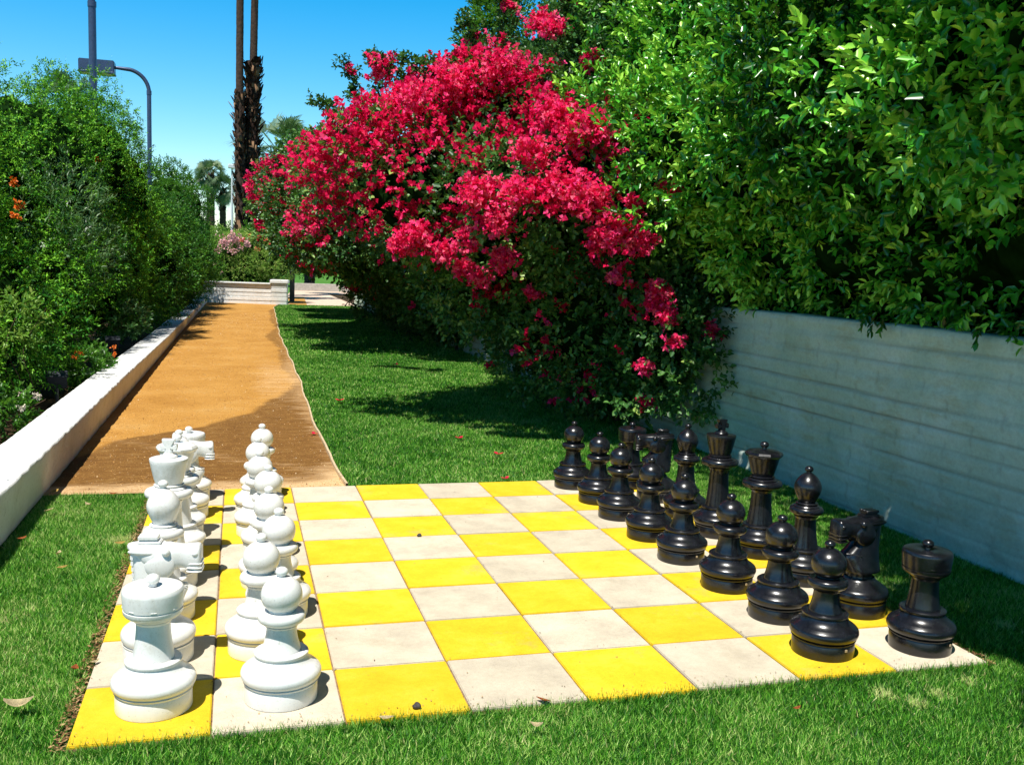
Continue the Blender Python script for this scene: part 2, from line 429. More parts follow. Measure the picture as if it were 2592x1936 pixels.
# ------------------------------------------------------------------ chessboard
S = .4
board = thing('chessboard', 'giant outdoor chessboard of yellow and cream concrete squares set in the lawn', 'chessboard')
bm = box_bm(.004, 3.196, .004, 3.196, -.05, -.009)
bm_obj('joint_bed', bm, M['joint'], board)
bm0 = box_bm(-.1965, .1965, -.1965, .1965, -.048, 0, .0045, 2)
pav = []
for j in range(8):
    for i in range(8):
        yel = (i + j) % 2 == 0
        e_ = [random.uniform(.0018, .0046) for _ in range(4)]
        b = box_bm(i * S + e_[0], (i + 1) * S - e_[1], j * S + e_[2], (j + 1) * S - e_[3], -.048, random.uniform(-.0015, .0012), .003, 2)
        o = bm_obj('yellow_square' if yel else 'cream_square', b, M['yellow' if yel else 'cream'], board)
        o.location = (random.uniform(-.0012, .0012), random.uniform(-.0012, .0012), 0)
bm0.free()

# ------------------------------------------------------------------ lathe pieces
def lathe(prof, seg=56):
    bm = bmesh.new(); rings = []
    for r, z in prof:
        if r < 1e-5: rings.append([bm.verts.new((0, 0, z))])
        else: rings.append([bm.verts.new((r * math.cos(2 * PI * k / seg), r * math.sin(2 * PI * k / seg), z)) for k in range(seg)])
    for a, b in zip(rings, rings[1:]):
        for k in range(seg):
            k2 = (k + 1) % seg
            if len(a) == 1 and len(b) == 1: continue
            if len(a) == 1: bm.faces.new((a[0], b[k], b[k2]))
            elif len(b) == 1: bm.faces.new((a[k], a[k2], b[0]))
            else: bm.faces.new((a[k], a[k2], b[k2], b[k]))
    return bm
def arc(cx, cz, r, a0, a1, n, rz=None):
    rz = rz or r
    return [(max(0, cx + r * math.cos(R(a))), cz + rz * math.sin(R(a))) for a in np.linspace(a0, a1, n)]

BASE = [(0, .0), (.1150, .0), (.1160, .004), (.1155, .052), (.1135, .056), (.1150, .060), (.1200, .064)] + arc(.103, .088, .0250, -62, 62, 10, .025) + \
       [(.1125, .1125), (.108, .1150), (.098, .1215), (.090, .130), (.085, .139), (.0825, .1455), (.0850, .1480), (.0868, .1520), (.0862, .1565), (.0815, .1600), (.066, .161), (.060, .159)]
KBASE = [(0, .0), (.1175, .0), (.1185, .004), (.1185, .052), (.1165, .056), (.1175, .060), (.1205, .064)] + arc(.098, .090, .028, -60, 60, 10, .030) + \
        [(.104, .120), (.088, .133), (.074, .142), (.066, .150), (.062, .158)]
def stem(z1, r0=.0625, r1=.047, flare=.054):
    n = 10; pts = [(.055, .156), (r0, .158), (r0, .164)]
    for t in np.linspace(.05, .92, n): pts.append((r1 + (r0 - r1) * (1 - t) ** 2.0, .164 + (z1 - .164) * t))
    pts += [(flare, z1), (flare - .01, z1 + .004)]
    return pts
def ring(r, z, h=.017, inner=.05):
    return [(inner - .004, z - h * 1.6), (inner + .006, z - h * 1.35)] + arc(r - h * .8, z, h * .8, -70, 80, 9, h) + [(inner, z + h * 1.05), (inner - .01, z + h * 1.0)]
def knob(z, r=.0205):
    return [(0, z - .022), (.013, z - .022), (.0115, z - .016), (.0115, z - .010)] + arc(0, z, r, -45, 90, 9, r * .78)

def parts_pawn():
    return [('base', BASE), ('stem', stem(.245)), ('collar', ring(.0755, .272)),
            ('head', [(.040, .282), (.043, .292), (.045, .2945)] + arc(0, .343, .0655, -48, 90, 22, .062)), ('knob', knob(.418))]
def parts_rook():
    return [('base', BASE), ('stem', stem(.284, .0635, .051, .058)),
            ('head', [(.050, .280), (.062, .288), (.076, .297), (.0855, .305), (.0890, .311), (.0893, .321), (.0862, .3225), (.0862, .3255), (.0895, .327), (.0910, .350), (.0925, .373),
                      (.0915, .382), (.087, .3885), (.080, .3910), (.05, .3930), (.026, .392), (.018, .388), (0, .387)]), ('knob', knob(.412, .0215))]
def parts_bishop():
    return [('base', BASE), ('stem', stem(.310, .0645, .047, .055)), ('collar', ring(.0775, .338) ),
            ('upper_ring', [(.04, .350), (.056, .352), (.060, .357), (.056, .362), (.046, .364), (.050, .367), (.052, .371), (.047, .375), (.03, .376)]),
            ('head', [(.036, .374), (.040, .380), (.048, .396), (.056, .414), (.061, .432), (.0625, .446), (.060, .460), (.054, .474), (.045, .488), (.033, .500), (.021, .509), (.012, .514), (0, .515)]),
            ('knob', knob(.530, .0195))]
def parts_queen():
    return [('base', BASE), ('stem', stem(.338, .066, .050, .060)), ('collar', ring(.100, .368, .0175, .06)),
            ('upper_ring', [(.05, .383), (.070, .385), (.073, .390), (.067, .395), (.056, .397), (.061, .401), (.062, .405), (.055, .409), (.03, .410)]),
            ('crown', [(.050, .406), (.054, .411), (.060, .430), (.069, .462), (.0765, .492), (.080, .508)]), ('knob', knob(.566, .022))]
def parts_king():
    return [('base', BASE), ('stem', stem(.372, .066, .051, .060)), ('collar', ring(.100, .402, .0175, .06)),
            ('upper_ring', [(.05, .417), (.070, .419), (.073, .424), (.067, .429), (.056, .431), (.061, .435), (.062, .439), (.055, .443), (.03, .444)]),
            ('crown', [(.050, .440), (.056, .445), (.062, .465), (.070, .500), (.0765, .530), (.0795, .545), (.0785, .551), (.072, .5535), (.05, .555), (0, .556)]),
            ('cross_foot', [(0, .553), (.036, .554), (.038, .560), (.034, .566), (.024, .569), (.020, .576), (0, .577)])]

def facet_lip(mat, parent):
    """the queen's eight-sided crown lip with a domed lid"""
    bm = bmesh.new()
    prof = [(.076, .500), (.088, .507), (.0945, .515), (.0945, .521), (.088, .531), (.078, .536), (.055, .541), (.025, .545), (0, .546)]
    seg = 10; rings = []
    for r, z in prof:
        if r == 0: rings.append([bm.verts.new((0, 0, z))]); continue
        rings.append([bm.verts.new((r * math.cos(2 * PI * (k + .5) / seg), r * math.sin(2 * PI * (k + .5) / seg), z)) for k in range(seg)])
    for a, b in zip(rings, rings[1:]):
        for k in range(seg):
            k2 = (k + 1) % seg
            if len(b) == 1: bm.faces.new((a[k], a[k2], b[0]))
            else: bm.faces.new((a[k], a[k2], b[k2], b[k]))
    return bm_obj('crown_lip', bm, mat, parent, smooth=22)

def cross_bm():
    pts = [(.012, .574), (.017, .582), (.014, .590), (.034, .586), (.037, .598), (.034, .613), (.018, .609), (.026, .626), (.026, .634)]
    prof = pts + [(-x, z) for x, z in reversed(pts)]
    bm = bmesh.new()
    f = bm.faces.new([bm.verts.new((x, -.016, z)) for x, z in prof])
    e = bmesh.ops.extrude_face_region(bm, geom=[f])
    bmesh.ops.translate(bm, verts=[v for v in e['geom'] if isinstance(v, bmesh.types.BMVert)], vec=(0, .032, 0))
    bmesh.ops.bevel(bm, geom=[x for x in bm.edges if abs(x.verts[0].co.y - x.verts[1].co.y) < 1e-5], offset=.004, segments=2, affect='EDGES')
    return bm

def loft(rings, close=True):
    bm = bmesh.new(); V = [[bm.verts.new(p) for p in r] for r in rings]; n = len(V[0])
    for a, b in zip(V, V[1:]):
        for k in range(n): bm.faces.new((a[k], a[(k + 1) % n], b[(k + 1) % n], b[k]))
    if close: bm.faces.new(V[0][::-1]); bm.faces.new(V[-1])
    return bm
def sell(cx, cz_, ax, ay, tilt=0.0, n=20, e=.75, up=(0, 0, 1)):
    """superellipse ring in a horizontal plane (tilted about y) centred cx, z"""
    out = []
    for k in range(n):
        t = 2 * PI * k / n; c, s = math.cos(t), math.sin(t)
        x = math.copysign(abs(c) ** e, c) * ax; y = math.copysign(abs(s) ** e, s) * ay
        out.append((cx + x * math.cos(tilt), y, cz_ + x * math.sin(tilt)))
    return out

def knight_parts(parent, mat):
    # faces +x.  neck: from the base up, sweeping back to the poll
    bm = lathe([(.060, .148), (.056, .156), (.055, .170), (.057, .186)], 40)
    bm_obj('stem', bm, mat, parent, 40)
    rings = [sell(.000, .180, .060, .060), sell(.000, .183, .076, .074), sell(.000, .190, .079, .075), sell(.002, .206, .082, .067), sell(.006, .228, .087, .058), sell(.010, .250, .091, .053, -.05),
             sell(.004, .272, .083, .048, -.10), sell(-.010, .296, .071, .045, -.15), sell(-.020, .322, .062, .042, -.18), sell(-.026, .350, .058, .040, -.18), sell(-.028, .378, .058, .037, -.12), sell(-.028, .400, .052, .032, -.08)]
    b = loft(rings)
    o = bm_obj('neck', b, mat, parent, 50)
    # head: rings in the y-z plane running from poll to muzzle
    def vr(x, zc, ay, az, tilt=0, n=20, e=.7):
        out = []
        for k in range(n):
            t = 2 * PI * k / n; c, s = math.cos(t), math.sin(t)
            y = math.copysign(abs(c) ** e, c) * ay; z = math.copysign(abs(s) ** e, s) * az
            out.append((x + z * math.sin(tilt), y, zc + z * math.cos(tilt)))
        return out
    rings = [vr(-.098, .404, .016, .008), vr(-.088, .401, .028, .014), vr(-.066, .395, .038, .022), vr(-.040, .380, .045, .038, .1), vr(-.008, .364, .049, .052, .12), vr(.025, .358, .048, .057, .12), vr(.052, .362, .043, .050, .08),
             vr(.073, .368, .037, .041, .03), vr(.092, .367, .035, .041), vr(.113, .363, .037, .046, 0, 20, .6), vr(.134, .360, .039, .050, -.04, 20, .5), vr(.142, .3595, .038, .049, -.04, 20, .5), vr(.147, .359, .032, .042, -.04, 20, .5)]
    bm_obj('head', loft(rings), mat, parent, 50)
    # brow ridges, eyes
    for s in (-1, 1):
        bm = bmesh.new(); bmesh.ops.create_uvsphere(bm, u_segments=18, v_segments=12, radius=.0145)
        for v in bm.verts: v.co += Vector((.034, s * .0445, .391))
        bm_obj('eye', bm, mat, parent, 60)
        bm = bmesh.new(); bmesh.ops.create_uvsphere(bm, u_segments=20, v_segments=12, radius=1)
        for v in bm.verts: v.co = Vector((.012 + v.co.x * .052, s * (.037 + v.co.y * .0165), .343 + v.co.z * .050))
        bm_obj('cheek', bm, mat, parent, 60)
        bm = bmesh.new(); bmesh.ops.create_uvsphere(bm, u_segments=12, v_segments=8, radius=1)
        for v in bm.verts: v.co = Vector((.129 + v.co.x * .011, s * (.036 + v.co.y * .007), .382 + v.co.z * .009))
        bm_obj('nostril', bm, mat, parent, 60)
        bm = bmesh.new(); bmesh.ops.create_uvsphere(bm, u_segments=14, v_segments=8, radius=1)
        for v in bm.verts:
            c = v.co.copy(); v.co = Vector((-.040 + c.x * .054 - c.z * .004, s * (.036 + c.y * .014), .390 + c.z * .012 - c.x * .002))
        bm_obj('ear', bm, mat, parent, 60)
    # lips: two thin rolls round the muzzle
    for z in (.346, .331, .318):
        bm = loft([vr(.100, z, .033, .003), vr(.115, z, .0395, .005), vr(.138, z, .0415, .0055), vr(.151, z, .034, .004)])
        bm_obj('lip', bm, mat, parent, 50)
    # forelock: stepped block with grooves
    bm = bmesh.new()
    for k in range(3):
        w_ = .030 - k * .005; z0 = .402 + k * .011
        box_bm(-.072 + k * .006, .024 - k * .010, -w_, w_, z0, z0 + .0115, .003, 2, bm)
    for y in (-.018, 0, .018): box_bm(-.062, .004, y - .0065, y + .0065, .430, .442, .002, 1, bm)
    bm_obj('forelock', bm, mat, parent, 40)
    # mane: a scalloped ridge down the back of the neck
    bm = bmesh.new()
    for k in range(9):
        t = k / 8; x = -.074 + .006 * math.sin(t * 3) + .012 * (1 - t) * 0 ; z = .385 - t * .165
        xx = np.interp(z, [.22, .25, .27, .30, .32, .35, .385], [-.080, -.080, -.079, -.079, -.080, -.083, -.086])
        box_bm(xx - .007, xx + .03, -.013, .013, z - .012, z + .010, .004, 2, bm)
    bm_obj('mane', bm, mat, parent, 40)
    # chest creases
    bm = bmesh.new()
    for k in range(3):
        for s in (-1, 1):
            b = tube([(.098 - k * .002, s * .012, .262 - k * .010), (.070, s * .036, .262 - k * .011), (.035, s * .0535, .256 - k * .013)], [.002, .004, .002], 8)
            me = bpy.data.meshes.new('t'); b.to_mesh(me); b.free(); bm.from_mesh(me); bpy.data.meshes.remove(me)
    bm_obj('chest_fold', bm, mat, parent, 60)

def make_piece(kind, white, label, group):
    mat = M['wp'] if white else M['bp']
    t = thing('chess_' + kind, label, 'chess piece', group=group)
    if kind == 'knight':
        o = bm_obj('base', lathe(KBASE), mat, t, 32)
        knight_parts(t, mat)
    else:
        for nm, prof in {'pawn': parts_pawn, 'rook': parts_rook, 'bishop': parts_bishop, 'queen': parts_queen, 'king': parts_king}[kind]():
            o = bm_obj(nm, lathe(prof), mat, t, 32)
            if kind == 'rook' and nm == 'head':
                for k in range(8):
                    a = 2 * PI * (k + .3) / 8
                    b = box_bm(-.009, .009, -.0052, .003, .330, .3335, .001)
                    for v in b.verts: v.co = Matrix.Rotation(a, 3, 'Z') @ (v.co + Vector((0, -.0858, 0)))
                    bm_obj('notch', b, mat, o, 30)
        if kind == 'queen': facet_lip(mat, t)
        if kind == 'king': bm_obj('cross', cross_bm(), mat, t, 35)
    if not white:
        b = box_bm(-.005, .005, -.004, .001, .040, .049, .001)
        for v in b.verts: v.co = Matrix.Rotation(.28, 3, 'Z') @ (v.co + Vector((0, -.1185, 0)))
        bm_obj('plug', b, M['plug'], t)
    return t

WX = [.225, .21, .20, .195, .205, .195, .205, .205]; WY = [.225, .62, 1.03, 1.43, 1.84, 2.18, 2.58, 2.97]
BX = [3.035, 3.035, 3.03, 3.04, 3.0, 3.0, 3.0, 2.98]; BY = [.18, .585, 1.0, 1.42, 1.80, 2.20, 2.60, 2.97]
PXw = [.614, .560, .635, .608, .618, .587, .585, .618]; PYw = [.215, .62, .98, 1.36, 1.82, 2.18, 2.57, 3.01]
PXb = [2.625, 2.65, 2.625, 2.60, 2.60, 2.60, 2.61, 2.585]; PYb = [.215, .59, .975, 1.40, 1.80, 2.23, 2.60, 3.0]
back = ['rook', 'knight', 'bishop', None, None, 'bishop', 'knight', 'rook']
wl = ['white rook in the near left corner, on a yellow square', 'white knight in the left row behind the nearest white rook', 'white bishop in the left row directly behind the nearest white knight',
      'white king with a block shaped cross, fourth in the left row', 'white queen just behind the white king', 'white bishop between the white queen and the far white knight',
      'far white knight, last but one in the left row by the gravel path', 'farthest white rook, at the end of the left row beside the gravel path']
bl = ['black rook in the near right corner, closest to the shaded wall', 'black knight in the right row beside the nearest black rook', 'black bishop between the nearest black knight and the black queen',
      'black queen with a faceted crown and small ball on top', 'black king with a stubby broken cross, tallest of the black pieces', 'black bishop just behind the black king', 'far black knight next to the farthest black rook',
      'farthest black rook, at the back of the right row near the bougainvillea shade']
ordw = ['nearest', 'second nearest', 'third nearest', 'fourth nearest', 'fifth nearest', 'sixth nearest', 'seventh nearest', 'farthest']
beside = ['rook', 'knight', 'bishop', None, None, 'bishop', 'knight', 'rook']
protos = {}
def place(kind, white, x, y, rz, label, group):
    key = (kind, white)
    if key not in protos:
        t = make_piece(kind, white, label, group); protos[key] = t
        t.location = (x, y, .001); t.rotation_euler = (0, 0, rz)
    else:
        t = dup(protos[key], (x, y, .001), rz)
        t['label'] = label; t['group'] = group
    return t
for j in range(8):
    kw = back[j] or ('king' if j == 3 else 'queen'); kb = back[j] or ('queen' if j == 3 else 'king')
    place(kw, True, WX[j], WY[j], random.uniform(-.12, .12) if kw in ('knight', 'king') else random.uniform(-.3, .3), wl[j], 'white back row chess pieces')
    rb = random.uniform(-.2, .2)
    if kb == 'knight': rb = PI + (.10 if j < 4 else -.15)
    if kb == 'king': rb = .15
    place(kb, False, BX[j], BY[j], rb, bl[j], 'black back row chess pieces')
    wn = 'king' if j == 3 else 'queen' if j == 4 else beside[j]
    bn = 'queen' if j == 3 else 'king' if j == 4 else beside[j]
    sqw = 'cream' if j % 2 == 0 else 'yellow'
    place('pawn', True, PXw[j], PYw[j], random.uniform(-1, 1), f'{ordw[j]} white pawn in its row, standing beside the {"near " if j < 3 else "far " if j > 4 else ""}white {wn}', 'white pawns in a row')
    place('pawn', False, PXb[j], PYb[j], random.uniform(-.15, .15), f'{ordw[j]} black pawn in its row, standing beside the {"near " if j < 3 else "far " if j > 4 else ""}black {bn}', 'black pawns in a row')

# ------------------------------------------------------------------ walls
def grid_obj(name, G, mat, parent=None, attr=None, smooth=True):
    a, b = G.shape[:2]; idx = np.arange(a * b).reshape(a, b)
    Fq = np.stack([idx[:-1, :-1], idx[:-1, 1:], idx[1:, 1:], idx[1:, :-1]], -1).reshape(-1, 4)
    o = np_obj(name, G.reshape(-1, 3), Fq, mat, parent, smooth=smooth)
    if attr:
        for nm, arr in attr.items():
            at = o.data.attributes.new(nm, 'FLOAT', 'POINT'); at.data.foreach_set('value', np.asarray(arr, np.float32).ravel())
    return o

# tall painted block wall on the right
wall_t = thing('garden_wall', 'tall whitewashed block wall in shade behind the black chess pieces', 'wall', (4.13, 0, 0))
yv = np.concatenate([np.arange(-4, -.5, .06), np.arange(-.5, 6, .016), np.arange(6, 10, .05), np.arange(10, 29, .12)]); H = 1.157
zv = np.arange(-.05, H - .02, .0125)
YY, ZZ = np.meshgrid(yv, zv, indexing='ij')
ch = .1045
course = ZZ / ch + .05 * noise(np.stack([YY, ZZ * 0, ZZ * 0], -1), 1.1)
d = np.abs((course + .5) % 1 - .5) * ch
row = np.floor(course + .5)
strength = np.clip(.5 + .8 * noise(np.stack([YY * .8, row * 3.7, row * 0], -1), 1.0, 1), 0, 1)
groove = np.exp(-(d / .0075) ** 2) * strength
yj = (YY / .41 + .5 * (row % 2) + .03 * noise(np.stack([YY, row, 0 * YY], -1), 3)); dj = np.abs((yj + .5) % 1 - .5) * .41
groove = np.maximum(groove, .38 * np.exp(-(dj / .012) ** 2) * np.clip(.6 + noise(np.stack([YY * 2, row * 5.1, 0 * YY], -1), 1, 2), 0, 1))
block = noise(np.stack([YY * 2.5, ZZ * 4, ZZ * 0], -1), 2.0) * .005 + noise(np.stack([YY, ZZ, 0 * ZZ], -1), 16, 1) * .0028
slump = -.004 * np.cos((course % 1 - .25) * 2 * PI)
XX = -(block + slump) + groove * .014 + .002 * YY * 0
front = np.stack([XX, YY, ZZ], -1)
# rolled top edge and top
top = []
for k, (dx, dz) in enumerate([(0.004, H - .008), (.014, H), (.10, H + .002), (.19, H), (.205, H - .02), (.205, .5), (.205, -.05)]):
    t3 = np.stack([np.full_like(yv, dx) + (.004 * noise(np.stack([yv, yv * 0 + k, yv * 0], -1), 5)), yv, dz + .004 * noise(np.stack([yv, yv * 0, yv * 0], -1), 4) * (dz > 1)], -1); top.append(t3)
G = np.concatenate([front, np.stack(top, 1)], 1)
gr = np.concatenate([np.clip(groove * .7, 0, 1), np.zeros((len(yv), 7))], 1)
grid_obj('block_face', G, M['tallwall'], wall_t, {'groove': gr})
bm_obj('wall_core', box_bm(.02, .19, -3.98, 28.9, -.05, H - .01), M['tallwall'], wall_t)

# low white wall on the left
lw = thing('low_wall', 'low thick white painted wall along the left of the gravel path', 'wall', (-.6, 0, 0))
yv = np.concatenate([np.arange(-4, 10, .04), np.arange(10, 28.95, .12)])
xin = np.interp(yv, [-4, 2, 7, 13, 28.9], [-.60, -.605, -.582, -.538, -.425]) + .6
zt = np.interp(yv, [-4, 2, 7, 13, 28.9], [.25, .25, .23, .185, .17])
n1 = noise(np.stack([yv, yv * 0, yv * 0], -1), 3.2); n2 = noise(np.stack([yv, yv * 0 + 4, yv * 0], -1), 9, 1); n3 = noise(np.stack([yv, yv * 0 + 8, yv * 0], -1), 25, 2)
prof = [(-.02, -.05, .4), (-.015, .25, .6), (-.012, .5, .8), (-.006, .78, 1), (-.002, .93, 1.2), (-.006, .985, 1.0), (-.018, 1.0, .7), (-.06, 1.0, .3), (-.15, 1.01, .2), (-.24, 1.0, .3), (-.290, 1.0, .5), (-.300, .975, .5), (-.302, .85, .3), (-.30, -.05, 0)]
rows = []
for k, (dx, fz, amp) in enumerate(prof):
    nz = noise(np.stack([yv, yv * 0 + k * 1.3, yv * 0], -1), 14, 1)
    rows.append(np.stack([xin + dx + amp * (.002 * n1 + .002 * n2 + .004 * n3) + .002 * nz, yv, zt * fz + (.003 * nz if fz > .9 else 0)], -1))
grid_obj('masonry', np.stack(rows, 1), M['white_paint'], lw)

# far cross wall with coping and pillar
fw = thing('planter_wall', 'white block wall with overhanging coping closing the far end of the gravel path', 'wall', (-.4, 29.1, 0), math.atan2(-.60, 1.95))
Lw = 1.98
bm = bmesh.new()
nc = 5
for k in range(nc):
    z0 = -.04 + k * .128; 
    box_bm(-1.2, Lw, -.006 * (k % 2) - random.uniform(0, .008), .25 + .004 * k, z0, z0 + .122, .012, 2, bm)
box_bm(-1.19, Lw - .01, .012, .24, -.04, .62, 0, 1, bm)
bm_obj('block_courses', bm, M['white_paint'], fw, 40)
bm_obj('coping', box_bm(-1.25, Lw + .01, -.075, .30, .602, .648, .012, 2), M['white_paint'], fw, 40)
pl = thing('wall_pillar', 'square white block pillar with a cap at the right end of the far wall', 'pillar', (1.75, 28.62, 0), math.atan2(-.60, 1.95) * .4)
bm = bmesh.new()
for k in range(5):
    z0 = -.04 + k * .137; e = .006 * (k % 2) + random.uniform(0, .006)
    box_bm(-.235 - e, .235 + e, -.20 - e, .22 + e, z0, z0 + .130, .012, 2, bm)
box_bm(-.225, .225, -.19, .21, -.04, .66, 0, 1, bm)
bm_obj('shaft', bm, M['white_paint'], pl, 40)
bm_obj('cap', box_bm(-.285, .285, -.25, .27, .645, .762, .02, 3), M['white_paint'], pl, 40)

# distant kerb
tag(bm_obj('kerb_wall', box_bm(2.9, 9.5, 43.6, 43.9, -.05, .32, .01), M['kerb']), 'low grey kerb wall across the far end of the pavement', 'kerb')

# ------------------------------------------------------------------ foliage
def ell_normal(P, L): return norm((P - L[:3]) / (L[3:] ** 2))

def sub_lumps(lumps, per, rmin, rmax, jit=.1, g=rng):
    out = []
    for L in lumps:
        L = np.array(L, float); k = per
        d_ = norm(g.normal(size=(k, 3)))
        c = L[:3] + d_ * L[3:] * (1 + g.uniform(-jit, jit * .6, (k, 1)))
        r = g.uniform(rmin, rmax, k)
        for i in range(k): out.append([*c[i], r[i], r[i], r[i] * .85])
    return out

def sample(lumps, n, depth=.12, zmin=.03, rej=.72, amp=.10, nsc=2.0, g=rng, cull=.25, core=None):
    Ls = np.array(lumps, float)
    ar = (Ls[:, 3] * Ls[:, 4] + Ls[:, 3] * Ls[:, 5] + Ls[:, 4] * Ls[:, 5])
    pick = g.choice(len(Ls), n, p=ar / ar.sum())
    L = Ls[pick]; d_ = norm(g.normal(size=(n, 3)))
    f = 1 - np.minimum(g.exponential(depth, n), .5)
    P = L[:, :3] + d_ * L[:, 3:] * f[:, None]
    nr = norm(d_ / L[:, 3:])
    nz = noise(P, nsc); P = P + nr * (amp * nz * np.minimum(1, L[:, 3]))[:, None]
    keep = P[:, 2] > zmin
    for M_ in (Ls if core is None else np.array(core, float)):
        q = (P - M_[:3]) / M_[3:]; inside = (q * q).sum(1) < rej ** 2
        keep &= ~(inside & (np.abs(L[:, :3] - M_[:3]).sum(1) > 1e-6))
    away = (nr * (CAM - P)).sum(1) < -.35 * np.linalg.norm(CAM - P, axis=1)
    keep &= ~(away & (g.random(n) > cull) & (nr[:, 2] < .5))
    gap = noise(P, nsc * 2.3, 2) < -.95
    keep &= ~gap
    return P[keep], nr[keep], f[keep]

def sprigs(P, A, k, length, leaf, width, spread=.9, g=rng, curl=.12, tilt=.35, shape='ovate', young=.35, base_t=None, droop=0.0):
    """k leaves along each twig; returns verts, faces, tint"""
    n = len(P)
    A = norm(A)
    ref = norm(g.normal(size=(n, 3)))
    B = norm(np.cross(A, ref)); C_ = np.cross(A, B)
    ti = (base_t if base_t is not None else g.random(n) * .5)
    V = []; T = []
    for i in range(k):
        s = (i + .6) / k
        ph = i * 2.4 + g.random(n) * .9
        side = B * np.cos(ph)[:, None] + C_ * np.sin(ph)[:, None]
        ca = spread * (1.15 - .75 * s)
        D = norm(A * math.cos(ca) + side * math.sin(ca) + g.normal(size=(n, 3)) * .16 + np.array([0, 0, -droop]))
        up = norm(A * .6 + np.array([0, 0, .7]) + g.normal(size=(n, 3)) * tilt)
        W = norm(np.cross(up, D)); Nn = np.cross(D, W)
        sz = leaf * g.uniform(.65, 1.15, n) * (1.0 - .25 * s * (young > .3))
        o = P + A * (length * s)[:, None] if hasattr(length, '__len__') else P + A * (length * s)
        sz = sz[:, None]; w_ = width * g.uniform(.8, 1.2, (n, 1))
        if shape == 'ovate':
            pts = [o, o + D * sz * .33 + W * sz * w_ * .5 + Nn * sz * curl, o + D * sz * .72 + W * sz * w_ * .38 + Nn * sz * curl * .8,
                   o + D * sz - Nn * sz * curl * .9, o + D * sz * .72 - W * sz * w_ * .38 + Nn * sz * curl * .8, o + D * sz * .33 - W * sz * w_ * .5 + Nn * sz * curl]
        else:
            pts = [o, o + D * sz * .45 + W * sz * w_ * .5 + Nn * sz * curl, o + D * sz - Nn * sz * curl, o + D * sz * .45 - W * sz * w_ * .5 + Nn * sz * curl]
        V.append(np.stack(pts, 1)); T.append(np.clip(ti + g.uniform(-.16, .16, n) + young * s * s, 0, 1))
    V = np.concatenate(V); T = np.concatenate(T); m, q = V.shape[:2]
    b = (np.arange(m) * q)[:, None]
    if q == 6:
        Fq = np.concatenate([b + np.array([[0, 1, 2, 3]]), b + np.array([[0, 3, 4, 5]])]); T = np.concatenate([T, T])
    else:
        Fq = b + np.array([[0, 1, 2, 3]])
    return V.reshape(-1, 3), Fq, T

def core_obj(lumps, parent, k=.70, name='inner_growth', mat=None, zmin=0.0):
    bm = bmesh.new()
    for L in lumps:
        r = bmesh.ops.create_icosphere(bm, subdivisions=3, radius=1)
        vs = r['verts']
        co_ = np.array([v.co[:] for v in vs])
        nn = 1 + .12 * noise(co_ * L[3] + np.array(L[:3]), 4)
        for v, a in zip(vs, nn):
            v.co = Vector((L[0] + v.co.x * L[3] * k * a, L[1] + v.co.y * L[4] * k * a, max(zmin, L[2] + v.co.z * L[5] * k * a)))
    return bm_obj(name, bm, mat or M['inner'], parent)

def stems_obj(bases, parent, mat=None, name='stem'):
    """tapered woody stems, each base = (x,y,z, tx,ty,tz, r)"""
    for b in bases:
        x, y, z, tx, ty, tz, r = b
        pts = []; n = 9
        for i in range(n):
            t = i / (n - 1)
            pts.append((x + (tx - x) * t ** 1.3 + .06 * math.sin(t * 7 + x * 5), y + (ty - y) * t ** 1.3 + .06 * math.cos(t * 6 + y), z + (tz - z) * t))
        bm_obj(name, tube(pts, [r * (1 - .65 * i / (n - 1)) for i in range(n)], 8), mat or M['bark'], parent, 60)

def axis(nr, up=.5, jit=.5, g=rng):
    return norm(nr + np.array([0, 0, up]) + g.normal(size=nr.shape) * jit)

# ---- ficus hedge over the right wall ----
hedge = thing('ficus_hedge', 'tall glossy dark green hedge rising behind and over the whitewashed wall', 'hedge', (4.9, 2.5, 0))
hl = []
def off(L, o): return [[l[0] - o[0], l[1] - o[1], l[2] - o[2], *l[3:]] for l in L]
for y in np.arange(-2.2, 7.2, .8):
    hl.append([4.75, y, 1.62, .80, .75, .50])
    hl.append([5.0, y + .4, .75, .55, .75, .75])
    hl.append([4.20, y + .3, 2.35, .92, .8, .62])
    hl.append([4.62 - max(0, 1.8 - y) * .30, y, 3.25, .95, .85, .75])
for y in np.arange(-2.2, 2.0, .9): hl.append([4.10 - max(0, 2.0 - y) * .10, y, 4.35, 1.0, .9, .8])
# boughs leaning out over the lawn near the photographer
over = [(3.55, -.2, 3.75, .75, .7, .45), (3.20, -1.0, 3.9, .8, .7, .45), (3.0, -1.8, 4.0, .8, .6, .45), (3.85, .5, 3.9, .7, .7, .5), (4.0, -1.2, 3.7, .8, .9, .6), (3.8, -2.2, 3.8, .9, .8, .6)]
hs_ = sub_lumps(hl, 7, .2, .46, .2)
og = (4.9, 2.5, 0)
P, nr, f = sample(hl + hs_, 52000, .10, 1.16, .75, .16, core=hl)
k_ = (P[:, 0] < 5.3); P, nr = P[k_], nr[k_]
print('ficus sprigs', len(P))
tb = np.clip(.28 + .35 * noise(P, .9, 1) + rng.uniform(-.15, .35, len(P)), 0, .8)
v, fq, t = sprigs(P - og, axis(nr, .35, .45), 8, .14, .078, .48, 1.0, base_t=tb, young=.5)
hp = np.array([(4.08, 1.95, 1.22), (4.07, 2.02, 1.2), (4.08, 2.1, 1.22), (4.06, .6, 1.24), (4.08, 1.18, 1.22)])
v2_, f2_, t2_ = sprigs(hp - og, norm(np.array([[-.30, .1 * ((i % 3) - 1), -1] for i in range(5)])), 8, .10, .07, .42, .7, base_t=np.full(5, .1))
fq = np.concatenate([fq, f2_ + len(v)]); v = np.concatenate([v, v2_]); t = np.concatenate([t, t2_])
np_obj('leaves', v, fq, M['ficus'], hedge, t)
